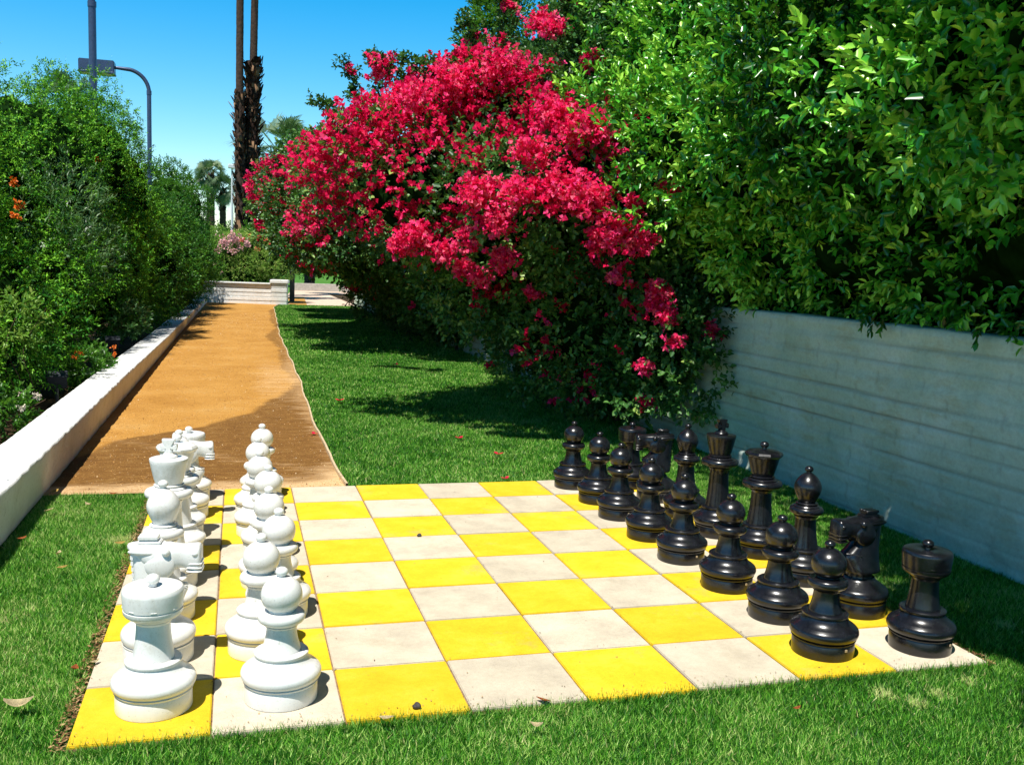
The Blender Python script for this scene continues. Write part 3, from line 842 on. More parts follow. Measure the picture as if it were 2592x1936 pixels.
P, nr, f = sample([list(o) for o in over] + sub_lumps([list(o) for o in over], 6, .2, .35), 22000, .2, 2.5, .8, .1, cull=1)
v, fq, t = sprigs(P - og, axis(nr, .3, .5), 7, .14, .08, .5, 1.0)
np_obj('overhanging_bough', v, fq, M['ficus'], hedge, t)
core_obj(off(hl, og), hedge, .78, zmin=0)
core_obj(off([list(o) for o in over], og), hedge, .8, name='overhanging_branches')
stems_obj([(4.75 - og[0], y - og[1], 0, 4.8 - og[0], y - og[1] + .2, 3.6, .05) for y in np.arange(-1.5, 7, 1.1)], hedge)
# ---- grey green vine/tree behind the bougainvillea ----
vine = thing('climbing_vine', 'grey green leafy vine climbing between the bougainvillea and the glossy hedge', 'vine', (4.6, 7, 0))
og = (4.6, 7, 0)
vl = [(4.35, 6.0, 2.2, .8, .9, 1.0), (4.3, 6.8, 3.2, .85, 1.0, 1.0), (4.5, 6.2, 4.1, .8, 1.0, .9), (4.6, 7.6, 4.2, .9, 1.0, .9), (4.4, 8.6, 3.6, .9, 1.1, 1.0), (4.6, 5.2, 3.3, .7, .8, 1.0), (4.4, 5.3, 1.7, .55, .7, .6), (4.7, 7.0, 5.0, .8, 1, .7)]
vs_ = sub_lumps(vl, 9, .22, .42)
P, nr, f = sample(list(vl) + vs_, 15000, .12, .3, .75, .1, core=vl)
v, fq, t = sprigs(P - og, axis(nr, .2, .5), 7, .13, .055, .7, 1.0)
np_obj('leaves', v, fq, M['ivy'], vine, t)
core_obj(off(vl, og), vine, .80)
stems_obj([(4.5 - og[0], 6.2 - og[1], 0, -.2, -.5, 4, .04), (4.5 - og[0], 7.8 - og[1], 0, 0, .8, 4, .04)], vine)

# ---- bright green tree tops behind ----
tr = thing('leafy_tree', 'bright green leafy tree top rising behind the bougainvillea against the sky', 'tree', (4.6, 10.5, 0))
og = (4.6, 10.5, 0)
tl = [(3.50, 9.3, 4.15, .22, .35, .60), (3.75, 9.4, 3.5, .40, .5, .5), (4.3, 10.2, 3.8, .6, .7, .6), (3.62, 9.3, 4.75, .12, .2, .35), (3.30, 9.3, 3.7, .25, .3, .35)]
P, nr, f = sample(list(tl) + sub_lumps(tl, 6, .10, .2), 6000, .15, .3, .75, .14)
v, fq, t = sprigs(P - og, axis(nr, .5, .5), 7, .14, .065, .45, .9)
np_obj('crown', v, fq, M['bright'], tr, t)
stems_obj([(0, 0, 0, -.4, -.8, 4.2, .08)], tr, name='trunk')

# ---- bougainvillea ----
bo = thing('bougainvillea', 'huge bougainvillea covered in magenta blossom spilling over the wall onto the lawn', 'shrub', (3.9, 12, 0))
og = (3.9, 12, 0)
B = [(3.85, 4.45, .85, .34, .45, .45), (3.75, 4.85, 1.35, .45, .55, .55), (3.6, 5.4, 1.0, .60, .7, .75), (3.4, 5.5, 1.9, .75, .8, .75), (2.9, 5.9, 1.75, .85, .8, .75), (2.2, 6.0, 2.1, .95, .85, .65), (2.8, 5.0, 2.0, .75, .6, .55), (3.15, 4.7, 2.05, .6, .5, .5), (3.5, 4.5, 1.75, .4, .4, .45), (2.6, 6.5, 2.45, .95, .9, .72), (3.0, 6.3, 2.95, .6, .6, .40), (2.5, 6.5, 2.75, .55, .6, .40), (3.85, 6.3, .65, .36, .9, .55), (3.92, 8.0, .95, .32, .8, .55), (3.35, 5.9, .9, .55, .8, .7), (2.9, 6.4, 1.35, .7, .8, .7), (3.92, 13.5, .8, .4, 1.5, .6), (3.9, 17.5, .8, .45, 2.0, .65), (3.1, 6.6, 2.55, .85, .9, .70),
     (3.5, 6.9, 1.1, .6, .8, .85), (3.6, 7.8, 2.3, .7, .9, .95), (3.9, 9.3, 1.9, .55, 1.2, 1.0), (3.3, 11.3, 2.2, .8, .9, .85), (2.35, 13.0, 2.35, 1.05, 1.2, .95), (2.1, 15.4, 2.45, 1.15, 1.4, 1.05), (2.15, 17.6, 2.4, 1.05, 1.1, 1.1),
     (2.6, 21.6, 2.75, 1.0, 1.3, 1.15), (2.45, 24.4, 2.65, .95, 1.4, 1.0), (3.7, 13, 1.9, .8, 2.0, 1.4), (3.6, 16.5, 1.9, 1.0, 2.4, 1.5), (3.8, 20, 2.2, .9, 1.8, 1.4), (3.5, 23.6, 2.7, 1.0, 2.0, 1.1)]
near = [b for b in B if b[1] < 12]; far = [b for b in B if b[1] >= 12]
Bs = sub_lumps(near, 10, .18, .38) + sub_lumps(far, 12, .25, .48)
# long shoots standing up against the sky
spk = []
for (x, y, z, dx, dy, h) in [(1.9, 9.0, 3.1, -.20, 0, .75), (2.1, 8.8, 3.1, -.10, 0, .85), (1.75, 9.3, 3.0, -.35, 0, .45), (2.2, 6.6, 2.9, -.45, 0, .55), (3.5, 6.4, 3.3, .05, 0, 1.1), (2.7, 6.4, 3.1, -.15, 0, .75), (3.0, 6.5, 3.3, -.1, 0, .9), (2.4, 6.2, 2.9, -.4, 0, .5)]:
    for t_ in np.linspace(0, 1, 9):
        spk.append((x + dx * t_ + .04 * math.sin(9 * t_ + x), y + dy * t_, z + h * t_ - .15 * t_ ** 3, .10 * (1 - .5 * t_), .10 * (1 - .5 * t_), .08))
allL = list(B) + Bs
P1, n1_, f = sample(near + sub_lumps(near, 10, .18, .38), 32000, .10, .08, .72, .12, 1.8, core=near)
P2, n2_, f = sample(far + sub_lumps(far, 12, .25, .48), 46000, .10, .15, .75, .12, 1.8, core=far)
P = np.concatenate([P1, P2]); nr = np.concatenate([n1_, n2_])
# keep the drape clear of the ground further back
zb = np.interp(P[:, 1], [4, 5.5, 8, 9.5, 11, 13, 19, 21, 30], [.25, .08, .12, .6, .5, .15, .2, 1.2, 1.5]); k_ = P[:, 2] > zb
P, nr = P[k_], nr[k_]
Pn = .9 * noise(P, 1.35, 1) + .7 * noise(P, 3.3, 2) + .75 * noise(P, 7.5, 0)
height = np.interp(P[:, 1], [4, 6, 9, 30], [1.7, 1.6, 1.3, 1.1])
lit = (P[:, 2] - height) * .9 + (nr @ np.array([-.45, -.6, .65])) * .9
side = np.interp(P[:, 0], [2.9, 3.9], [.3, -.9])
score = Pn * 1.0 + np.clip(lit, -2.5, 1.0) + side * np.interp(P[:, 1], [6, 10], [1, 0]) + np.interp(P[:, 1], [4, 5, 7, 12, 20], [.2, .55, .5, .40, .35])
isfl = score > np.interp(P[:, 1], [4.6, 5.4, 8, 14, 20], [.95, 1.28, 1.45, 1.52, 1.35])
print('boug', len(P), isfl.sum())
gl = ~isfl | (rng.random(len(P)) < .5)
dist = np.interp(P[:, 1], [5, 25], [1, 1.9])
def scaled(Pv, nrv, k, length, leaf, width, **kw):
    vs, fs, ts, o = [], [], [], 0
    ds = np.interp(Pv[:, 1], [5, 25], [1, 1.9])
    for lo, hi in ((.9, 1.25), (1.25, 1.6), (1.6, 2.0)):
        m_ = (ds >= lo) & (ds < hi)
        if not m_.any(): continue
        sc_ = (lo + hi) / 2; kk = dict(kw)
        if 'base_t' in kk: kk['base_t'] = kk['base_t'][m_]
        v_, f_, t_ = sprigs(Pv[m_] - og, nrv[m_], k, length * sc_, leaf * sc_, width, **kk)
        vs.append(v_); fs.append(f_ + o); ts.append(t_); o += len(v_)
    return np.concatenate(vs), np.concatenate(fs), np.concatenate(ts)
v, fq, t = scaled(P[gl], axis(nr[gl], .1, .55), 6, .11, .048, .70, spread=1.0, base_t=np.clip(.3 + .25 * noise(P[gl], 1.5) + rng.uniform(-.2, .35, gl.sum()), 0, .9), young=.2)
np_obj('leaves', v, fq, M['boug'], bo, t)
Pf = P[isfl] + nr[isfl] * .045; nf = nr[isfl]
v, fq, t = scaled(Pf, axis(nf, .3, .55), 8, .085, .042, 1.0, spread=1.15, shape='dia', tilt=.9, curl=.25, base_t=np.clip(.42 + .22 * noise(P[isfl], 5) + .22 * noise(P[isfl], 1.2, 1) + rng.uniform(-.3, .3, isfl.sum()), 0, .95), young=.15)
np_obj('blossom', v, fq, M['bract'], bo, t)
sp_ = np.array(spk); Ps = np.repeat(sp_[:, :3], 14, 0) + rng.normal(size=(len(sp_) * 14, 3)) * np.repeat(sp_[:, 3:4], 14, 0) * .6
v, fq, t = sprigs(Ps - og, norm(rng.normal(size=Ps.shape) + (-.2, 0, .6)), 5, .07, .055, .6, 1.0)
np_obj('long_shoots', v, fq, M['boug'], bo, t)
# separate blossom clusters that stand clear (near drape and long shoots)
cl = [(2.88, 4.05, 1.95, .17), (2.75, 4.15, 2.03, .12), (3.05, 4.02, 1.9, .13), (3.2, 3.98, 1.7, .14), (3.1, 4.05, 1.62, .09), (3.36, 3.92, 1.64, .11), (3.83, 5.01, 2.72, .12), (2.93, 4.14, 2.42, .13), (2.8, 4.34, 2.57, .13), (2.6, 4.24, 2.27, .12),
      (2.22, 4.37, 1.95, .14), (2.2, 4.55, 1.6, .10), (2.48, 4.5, 1.47, .10), (2.09, 4.9, 1.51, .08), (1.9, 5.16, 1.64, .12), (1.81, 5.27, 1.56, .09), (2.41, 4.95, 1.32, .08), (3.26, 4.09, 1.36, .06), (3.58, 4.01, 1.19, .09), (3.55, 4.0, 1.28, .06), (3.61, 3.9, 1.06, .07),
      (3.67, 3.84, .89, .05), (3.59, 4.11, .39, .05), (3.49, 4.0, .69, .05), (2.26, 4.95, 1.39, .07), (2.89, 5.04, 1.19, .05), (2.72, 5.59, 3.13, .15), (3.44, 6.87, 3.88, .12), (3.43, 6.38, 3.73, .10), (2.29, 5.66, 2.99, .15), (1.93, 5.48, 2.81, .12), (3.64, 5.88, 3.34, .09),
      (3.63, 3.98, 2.04, .07), (3.07, 4.14, 2.46, .10), (3.32, 3.95, 1.91, .07), (2.39, 4.33, 1.75, .12), (2.54, 4.23, 1.96, .13), (1.8, 6.6, 3.25, .12), (1.75, 9.0, 3.65, .05), (3.5, 6.4, 4.1, .09), (3.45, 6.3, 4.35, .06), (3.0, 6.5, 3.9, .06), (3.98, 3.85, .98, .05)]
Pc = np.concatenate([np.array(c[:3]) + rng.normal(size=(int(105 * (c[3] / .1) ** 1.6), 3)) * c[3] * (.60, .45, .50) for c in cl])
v, fq, t = sprigs(Pc - og, norm(rng.normal(size=Pc.shape) + np.array([-.5, -.7, .5])), 4, .03, .042, 1.0, 1.1, shape='dia', tilt=.9, curl=.25, base_t=rng.uniform(.15, .95, len(Pc)))
np_obj('blossom_cluster', v, fq, M['bract'], bo, t)
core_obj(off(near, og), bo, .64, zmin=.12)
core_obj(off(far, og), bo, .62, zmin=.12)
stems_obj([(x - og[0], y - og[1], 0, tx - og[0], y - .5 - og[1], 2.2, .035) for x, y, tx in [(3.95, 5.6, 3.5), (3.98, 6.6, 3.2), (3.95, 8.0, 3.0), (4.0, 10.4, 3.2), (4.0, 13, 3.0), (3.95, 16, 3), (3.95, 20, 3), (3.9, 24, 3)]], bo)

# ---- left hedge with orange trumpet flowers ----
lh = thing('flowering_hedge', 'big feathery green hedge with a few orange flowers behind the low white wall', 'hedge', (-2.3, 8, 0))
og = (-2.3, 8, 0)
LL = [(-2.75, 2.8, 1.1, .85, 1.2, .95), (-2.70, 5.0, 1.35, .85, 1.3, 1.0), (-2.65, 7.2, 1.65, .90, 1.4, 1.10), (-2.60, 9.6, 1.9, .98, 1.5, 1.15), (-2.3, 12.0, 2.45, 1.0, 1.5, 1.3), (-1.95, 14.0, 2.75, .85, 1.2, 1.2), (-1.75, 15.4, 2.7, .75, .8, 1.15),
      (-2.1, 2.8, .55, .70, 1.3, .60), (-2.05, 5.0, .6, .72, 1.3, .68), (-2.0, 7.4, .75, .72, 1.4, .8), (-1.9, 10, .9, .68, 1.5, .9), (-1.7, 12.6, .95, .62, 1.4, .95), (-1.5, 14.9, 1.0, .55, 1.2, 1.0), (-1.45, 15.3, 2.1, .55, .8, 1.3)]
Ls_ = sub_lumps(LL, 13, .2, .50, .25)
P, nr, f = sample(list(LL) + Ls_, 44000, .08, .04, .80, .20, 2.6, core=LL)
print('left hedge', len(P))
tb = np.clip(.33 + .3 * noise(P, 1.2, 1) + rng.uniform(-.15, .35, len(P)), 0, .85)
v, fq, t = sprigs(P - og, axis(nr, .15, .6), 8, .11, .056, .42, 1.1, shape='dia', base_t=tb, young=.35)
np_obj('leaves', v, fq, M['tecoma'], lh, t)
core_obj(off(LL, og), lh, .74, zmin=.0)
stems_obj([(-2.3 - og[0], y - og[1], 0, -2.3 - og[0], y + .2 - og[1], 2.4, .04) for y in (3, 5.5, 8, 10.5, 13, 15.5)], lh)
# feathery shoots sticking out
q = rng.choice(len(P), 420); ax = norm(nr[q] + np.array([.1, 0, .1]) + rng.normal(size=(420, 3)) * .5)
v, fq, t = sprigs(P[q] - og, ax, 16, .34, .038, .3, 1.1, shape='dia', base_t=rng.uniform(.2, .7, 420), droop=.1)
np_obj('feathery_shoots', v, fq, M['tecoma'], lh, t)
def flower_cluster(c, r, n, mat, parent, og, size=.03):
    P_ = np.array(c) + rng.normal(size=(n, 3)) * r * .5
    v_, f_, t_ = sprigs(P_ - og, norm(rng.normal(size=P_.shape) + np.array([.3, -.6, .4])), 5, size * .6, size, .8, 1.0, shape='dia', tilt=.9, curl=.2)
    np_obj('flower_cluster', v_, f_, mat, parent, t_)
for c in [(-1.55, 7.25, 2.02), (-1.5, 7.1, 1.72), (-1.52, 7.35, 1.82), (-1.55, 13.2, 2.80), (-1.5, 5.9, 1.2)]:
    flower_cluster(c, .035, 12, M['orange'], lh, og, .032)

q = np.array([(-1.25, y, z) for y, z in ((1.6, .9), (2.4, 1.1), (3.1, .8), (4.3, 1.0), (5.3, .9), (6.4, 1.0), (7.6, .9), (9.2, 1.0), (10.1, .9), (11.4, 1.0))])
for qi in q:
    v, fq, t = sprigs(qi[None] - og, norm(np.array([[.8, rng.uniform(-.5, .3), rng.uniform(-.1, .5)]])), 16, .42, .05, .3, 1.1, shape='dia', base_t=np.full(1, .45), droop=.2)
    np_obj('arching_shoot', v, fq, M['tecoma'], lh, t)
# narrow leaved shrub in front of it
nl = thing('narrow_leaved_shrub', 'pale grey green narrow leaved shrub growing out of the left hedge', 'shrub', (-1.5, 9, 0))
og = (-1.5, 9, 0)
NL = [(-1.70, 9.6, 1.75, .42, .9, .55), (-1.62, 11.2, 2.1, .40, .9, .55), (-1.55, 10.2, 1.35, .42, 1.1, .45), (-1.50, 12.0, 1.45, .42, 1.1, .5)]
P, nr, f = sample(NL, 650, .25, .1, .8, .15)
v, fq, t = sprigs(P - og, axis(nr, .7, .5), 12, .22, .105, .16, .85, shape='dia', base_t=rng.uniform(.2, .7, len(P)))
np_obj('leaves', v, fq, M['narrow'], nl, t)
stems_obj([(-.1, 0, 0, -.15, .6, 1.8, .02), (-.1, 1.5, 0, -.1, 2.2, 2.0, .02)], nl)

# second shrub, further along the wall
sh = thing('olive_shrub', 'dense olive green shrub overhanging the far end of the low white wall', 'shrub', (-1.7, 21, 0))
og = (-1.7, 21, 0)
SL = [(-1.35, 18.2, .95, .75, 1.3, .90), (-1.75, 18.6, 1.8, .75, 1.4, .95), (-1.25, 21.2, 1.05, .8, 1.5, 1.0), (-1.65, 21.8, 1.9, .8, 1.6, 1.0), (-1.15, 24.4, 1.1, .8, 1.5, 1.0), (-1.4, 25.0, 1.9, .8, 1.6, 1.05), (-.95, 27.4, 1.05, .65, 1.0, .85), (-1.05, 27.8, 1.6, .6, 1.0, .75)]
P, nr, f = sample(list(SL) + sub_lumps(SL, 14, .2, .42), 20000, .10, .12, .78, .12, 2.2, core=SL)
v, fq, t = sprigs(P - og, axis(nr, .1, .6), 8, .17, .075, .40, 1.05, shape='dia', base_t=np.clip(.3 + .3 * noise(P, 1.2, 1) + rng.uniform(-.2, .3, len(P)), 0, .8))
np_obj('leaves', v, fq, M['shrub'], sh, t)
core_obj(off(SL, og), sh, .82)
stems_obj([(0, y, 0, -.1, y, 2, .04) for y in (-2.5, 0, 3)], sh)
flower_cluster((-.42, 24.6, 1.56), .05, 14, M['coral'], sh, og, .05)

# bright tree behind it
bt = thing('leafy_tree', 'bright yellow green tree standing beyond the olive shrub on the left', 'tree', (-1.6, 32, 0))
og = (-1.6, 32, 0)
TL = [(-1.8, 31.5, 3.3, .95, 1.0, .95), (-1.2, 31.2, 3.0, .75, .9, .9), (-2.4, 31.5, 3.2, .9, 1.0, .9), (-1.7, 32, 2.4, 1.1, 1.0, 1.0)]
P, nr, f = sample(list(TL) + sub_lumps(TL, 12, .2, .4), 8000, .12, .2, .75, .15)
v, fq, t = sprigs(P - og, axis(nr, .3, .5), 7, .18, .09, .45, 1.0, shape='dia')
np_obj('crown', v, fq, M['bright'], bt, t)
core_obj(off(TL, og), bt, .68)
stems_obj([(0, 0, 0, -.1, 0, 2.8, .09)], bt, name='trunk')

# oleander behind the planter wall
ol = thing('oleander_bush', 'round oleander bush with pale pink and coral flowers behind the far white wall', 'shrub', (.9, 30.6, 0))
og = (.9, 30.6, 0)
OL = [(.25, 30.6, 1.35, .80, .8, .75), (1.05, 30.6, 1.35, .9, .8, .80), (1.7, 30.3, 1.3, .65, .8, .68), (.7, 30.5, .9, 1.1, .8, .6)]
P, nr, f = sample(list(OL) + sub_lumps(OL, 14, .15, .3), 10000, .12, .3, .76, .10)
v, fq, t = sprigs(P - og, axis(nr, .5, .5), 8, .16, .09, .22, .9, shape='dia', base_t=rng.uniform(.1, .7, len(P)))
np_obj('leaves', v, fq, M['yellowish'], ol, t)
core_obj(off(OL, og), ol, .7, zmin=.1)
stems_obj([(dx, 0, 0, dx * 1.5, 0, 1.2, .03) for dx in (-.5, 0, .5)], ol)
for c, r, n, mm in [((.35, 29.85, 2.02), .20, 110, 'pink'), ((.05, 29.8, 1.85), .18, 80, 'pink'), ((.75, 29.75, 1.85), .12, 40, 'pink'), ((.3, 29.75, 1.6), .14, 34, 'pink'), ((.62, 29.9, 1.98), .08, 20, 'coral'), ((.55, 29.85, 1.75), .12, 26, 'pink'), ((1.1, 29.8, 1.68), .08, 18, 'coral'), ((1.5, 29.7, 1.85), .08, 14, 'coral'),
                    ((-.15, 29.9, 1.6), .10, 18, 'pink'), ((1.75, 29.7, 1.6), .10, 16, 'coral'), ((-.25, 29.9, 1.2), .08, 10, 'pink'), ((1.35, 29.8, 2.0), .07, 12, 'coral'), ((.0, 29.8, .95), .05, 6, 'pink'), ((.85, 29.9, 2.1), .07, 12, 'coral')]:
    flower_cluster(c, r, n, M[mm], ol, og, .06)
# shrubs beyond
for nm, lab, cat, og, LLs, mm, n in [
    ('green_shrub', 'broad leaved green shrub just behind the oleander under the palm trunks', 'shrub', (1.6, 34, 0), [(1.2, 34, 1.7, .8, .8, .9), (2.0, 34, 1.8, .9, .8, .8), (2.8, 34.5, 1.9, .9, .8, .9)], 'bright', 3500),
    ('sunlit_hedge', 'yellow green hedge sloping down beyond the bright tree', 'hedge', (-1.2, 42, 0), [(-1.6, 42, 1.8, 1.0, 1.2, 1.3), (-.6, 43, 1.6, 1.0, 1.2, 1.15), (.3, 44, 1.4, .9, 1.2, .95)], 'yellowish', 5000)]:
    t0 = thing(nm, lab, cat, og)
    P, nr, f = sample(list(LLs) + sub_lumps(LLs, 12, .2, .4), n, .12, .1, .76, .12)
    v, fq, t = sprigs(P - og, axis(nr, .4, .5), 7, .2, .11, .4, 1.0, shape='dia')
    np_obj('leaves', v, fq, M[mm], t0, t)
    core_obj(off(LLs, og), t0, .7)
# far belt of trees
FT = []
for x in np.arange(-45, 60, 3.2):
    FT.append((x, 112 + 4 * math.sin(x), 2.2 + .8 * math.sin(x * 1.7), 2.6, 2.2, 2.4 + .9 * math.sin(x * .9 + 1)))
P, nr, f = sample(FT + sub_lumps(FT, 8, .6, 1.2), 26000, .1, .1, .8, .15, .6)
v, fq, t = sprigs(P, axis(nr, .3, .6), 6, .6, .40, .5, 1.1, shape='dia')
ft = np_obj('far_trees', v, fq, M['shrub'], None, t); tag(ft, 'dark belt of trees far beyond the end lawn', 'trees', kind='stuff')
core_obj(FT, ft, .85)

# ---- small plants at the low wall ----
def small_plant(name, label, cat, c, r, n, mat, leaf, width, fl, fmat, k=6):
    t0 = thing(name, label, cat, (c[0], c[1], 0))
    og = np.array((c[0], c[1], 0))
    Lp = [(*c, *r)]
    P_, n_, _ = sample(Lp, n, .35, .02, .9, .1)
    v_, f_, t_ = sprigs(P_ - og, axis(n_, .7, .5), k, .09, leaf, width, 1.0)
    np_obj('leaves', v_, f_, mat, t0, t_)
    stems_obj([(dx, dx * .5, 0, dx * 3, dx, c[2] + r[2] * .6, .006) for dx in (-.05, .0, .06)], t0)
    for p in fl: flower_cluster(p, .022, 10, fmat, t0, og, .022)
small_plant('lantana_plant', 'small lantana with orange flowers leaning over the low white wall', 'plant', (-1.02, 7.9, .22), (.18, .75, .20), 230, M['bright'], .07, .5, [(-1.0, 7.1, .46), (-.98, 7.2, .44), (-1.0, 7.0, .42), (-.85, 8.75, .36), (-.84, 8.6, .30)], M['orange'])
small_plant('flowering_plant', 'little plant with cream flowers at the left edge behind the low wall', 'plant', (-1.15, 4.95, .2), (.16, .4, .16), 110, M['bright'], .06, .55, [(-1.05, 4.95, .36), (-1.0, 5.15, .30), (-1.02, 4.75, .28)], M['whitefl'])
small_plant('broad_leaved_plant', 'light green leafy sprig hanging in front of the dark left hedge', 'plant', (-1.35, 6.2, .75), (.16, .5, .28), 90, M['yellowish'], .075, .42, [], None)
small_plant('broad_leaved_plant', 'leafy shoot arching over the low wall beyond the second spotlight', 'plant', (-1.0, 12.2, .45), (.22, .9, .25), 140, M['ivy'], .085, .45, [], None)

# garden spotlights
def spotlight(loc, rz, label):
    t0 = thing('garden_spotlight', label, 'spotlight', loc, rz, 'garden spotlights behind the low wall')
    b = box_bm(-.085, .085, -.05, .06, -.06, .06, .008, 2)
    for v in b.verts: v.co = Matrix.Rotation(.35, 3, 'X') @ v.co + Vector((0, 0, .235))
    h = bm_obj('housing', b, M['dark_metal'], t0, 40)
    b = box_bm(-.092, .092, -.058, .068, .055, .064, .003, 1)
    for v in b.verts: v.co = Matrix.Rotation(.35, 3, 'X') @ v.co + Vector((0, 0, .235))
    bm_obj('visor', b, M['dark_metal'], t0, 40)
    bm_obj('stake', tube([(0, 0, -.02), (0, 0, .19)], .016, 10), M['dark_metal'], t0, 40)
    return t0
spotlight((-1.12, 6.75, 0), .2, 'nearer dark box spotlight behind the low white wall')
spotlight((-1.12, 10.9, 0), .2, 'farther dark box spotlight, beyond the lantana behind the low wall')

# ------------------------------------------------------------------ street lamps
def lamp(name, label, x, y, h, r, arm_r, head_l, head_h, drop=.0, grp='street lamps above the left hedge'):
    t0 = thing(name, label, 'street lamp', (x, y, 0), 0, grp)
    bm_obj('pole', tube([(0, 0, 0), (0, 0, h * .5), (0, 0, h)], [r * 1.15, r * 1.05, r], 16), M['lamp_metal'], t0, 40)
    bm_obj('sleeve', tube([(0, 0, h - .06), (0, 0, h + .06)], r * 1.14, 16), M['lamp_metal'], t0, 40)
    pts = [(0, 0, h)] + [(-arm_r + arm_r * math.cos(R(a)), 0, h + arm_r * math.sin(R(a))) for a in range(8, 88, 8)] + [(-arm_r - .25, 0, h + arm_r + .01), (-arm_r - .34, 0, h + arm_r + .01)]
    bm_obj('arm', tube(pts, [r * .92] * (len(pts) - 2) + [r * .75, r * .7], 14), M['lamp_metal'], t0, 40)
    x1 = -arm_r - .30; b = bmesh.new()
    zc = h + arm_r - .02
    box_bm(x1 - head_l, x1, -.22, .22, zc - head_h * .35, zc + head_h * .5, .02, 2, b)
    hd = bm_obj('lamp_head', b, M['lamp_metal'], t0, 40)
    bm_obj('door_frame', box_bm(x1 - head_l - .012, x1 + .012, -.235, .235, zc - head_h * .5, zc - head_h * .34, .01), M['lamp_metal'], t0)
    bm_obj('lens', box_bm(x1 - head_l + .06, x1 - .06, -.18, .18, zc - head_h * .5 - .012, zc - head_h * .5 + .02, .004), M['lamp_glass'], t0)
    return t0
lamp('street_lamp', 'nearer tall blue grey lamp post rising out of the top of the picture', -2.75, 22, 7.05, .085, .60, .8, .36)
lamp('street_lamp', 'lamp post with curved arm and rectangular head above the left hedge', -2.02, 28, 6.08, .062, .62, .95, .38)
t0 = thing('street_lamp', 'slim distant white lamp post left of the tall palm trunks', 'street lamp', (.22, 45, 0), 0, None)
bm_obj('pole', tube([(0, 0, 0), (0, 0, 5.55)], [.07, .045], 10), M['lamp_glass'], t0, 40)
bm_obj('lamp_head', box_bm(-.18, .42, -.15, .15, 5.52, 5.70, .02), M['lamp_glass'], t0, 40)
t0 = thing('bollard_light', 'dark square post with a grey box just behind the white pillar', 'post', (2.27, 31.2, 0))
bm_obj('post', box_bm(-.08, .08, -.08, .08, -.05, 1.42, .01), M['dark_metal'], t0)
bm_obj('meter_box', box_bm(-.02, .10, -.11, -.082, 1.0, 1.32, .01), M['lamp_metal'], t0)

# ------------------------------------------------------------------ palms
def trunk(name, parent, pts, rads, seg=20, amp=.04, mat=None):
    rings = []; P0 = [np.array(p, float) for p in pts]
    zs = np.linspace(0, 1, 120); idxs = np.linspace(0, 1, len(P0))
    out = []
    for t_ in zs:
        c = np.array([np.interp(t_, idxs, [p[i] for p in P0]) for i in range(3)]); r = np.interp(t_, idxs, rads)
        out.append([tuple(c + np.array([math.cos(a), math.sin(a), 0]) * (r * (1 + amp * math.sin(3 * a + 40 * t_) * random.random() + amp * random.uniform(-1, 1)))) for a in [2 * PI * k / seg for k in range(seg)]])
    return bm_obj(name, loft(out), mat or M['palmbark'], parent)

def boots(parent, pts, rads, n, size):
    V = []; Fq = []
    idxs = np.linspace(0, 1, len(pts))
    for k in range(n):
        t_ = k / n; a = k * 2.4 + random.uniform(-.4, .4)
        c = np.array([np.interp(t_, idxs, [p[i] for p in pts]) for i in range(3)]); r = np.interp(t_, idxs, rads) * .9
        d_ = np.array([math.cos(a), math.sin(a), 0]); tn = np.array([-math.sin(a), math.cos(a), 0]); up = np.array([0, 0, 1.])
        s = size * random.uniform(.6, 1.3); o_ = random.uniform(.05, .95); w_ = s * random.uniform(.15, .42)
        p0 = c + d_ * r * .85; tip = p0 + d_ * s * o_ + up * s * random.uniform(.5, 1.0) + tn * random.uniform(-.2, .2) * s
        b = len(V)
        V += [p0 - tn * w_, p0 + tn * w_, tip + tn * w_ * .55, tip - tn * w_ * .55, p0 - tn * w_ * .6 + d_ * s * .22 - up * .01, p0 + tn * w_ * .6 + d_ * s * .22 - up * .01]
        Fq += [(b, b + 1, b + 2, b + 3), (b + 4, b + 3, b + 2, b + 5), (b, b + 3, b + 4, b + 4), ]
    V = np.array(V); Fq = np.array([f_ for f_ in Fq if len(set(f_)) == 4])
    return np_obj('leaf_bases', V, Fq, M['boots'], parent, np.repeat(rng.random((len(Fq) + 1) // 2) ** 1.6, 2)[:len(Fq)])

def fan_crown(parent, og, c, r, n, g, name='crown', stiff=.3, dead=0):
    V = []; Fq = []; T = []
    for k in range(n):
        az = g.uniform(0, 2 * PI); el = g.uniform(-.9, 1.25) if k >= dead else g.uniform(-1.45, -1.0)
        d_ = np.array([math.cos(az) * math.cos(el), math.sin(az) * math.cos(el), math.sin(el)])
        base = np.array(c) + d_ * r * .12; hub = base + d_ * r * g.uniform(.35, .5) ; tn = norm(np.cross(d_, [0, 0, 1.]) + 1e-6); nn = np.cross(tn, d_); ro = g.uniform(-1.2, 1.2); tn, nn = tn * math.cos(ro) + nn * math.sin(ro), nn * math.cos(ro) - tn * math.sin(ro)
        b = len(V); V += [base - tn * .02, base + tn * .02, hub + tn * .02, hub - tn * .02]; Fq.append((b, b + 1, b + 2, b + 3)); T.append(.3)
        tt_ = g.uniform(0, .7) if k >= dead else 1.0
        for s in np.linspace(-1.25, 1.25, 21):
            fd = norm(d_ * math.cos(s) + tn * math.sin(s)); L_ = r * g.uniform(.48, .62) * (1 - .12 * abs(s))
            mid = hub + fd * L_ * .6; tip = hub + fd * L_ - np.array([0, 0, 1]) * L_ * stiff * g.uniform(.5, 1.3)
            wv = norm(np.cross(fd, nn)) * r * .017
            b = len(V); V += [hub, mid + wv, tip, mid - wv]; Fq.append((b, b + 1, b + 2, b + 3)); T.append(np.clip(tt_ + g.uniform(-.2, .3), 0, 1))
    return np_obj(name, np.array(V) - np.array(og), np.array(Fq), M['frond'], parent, np.array(T))

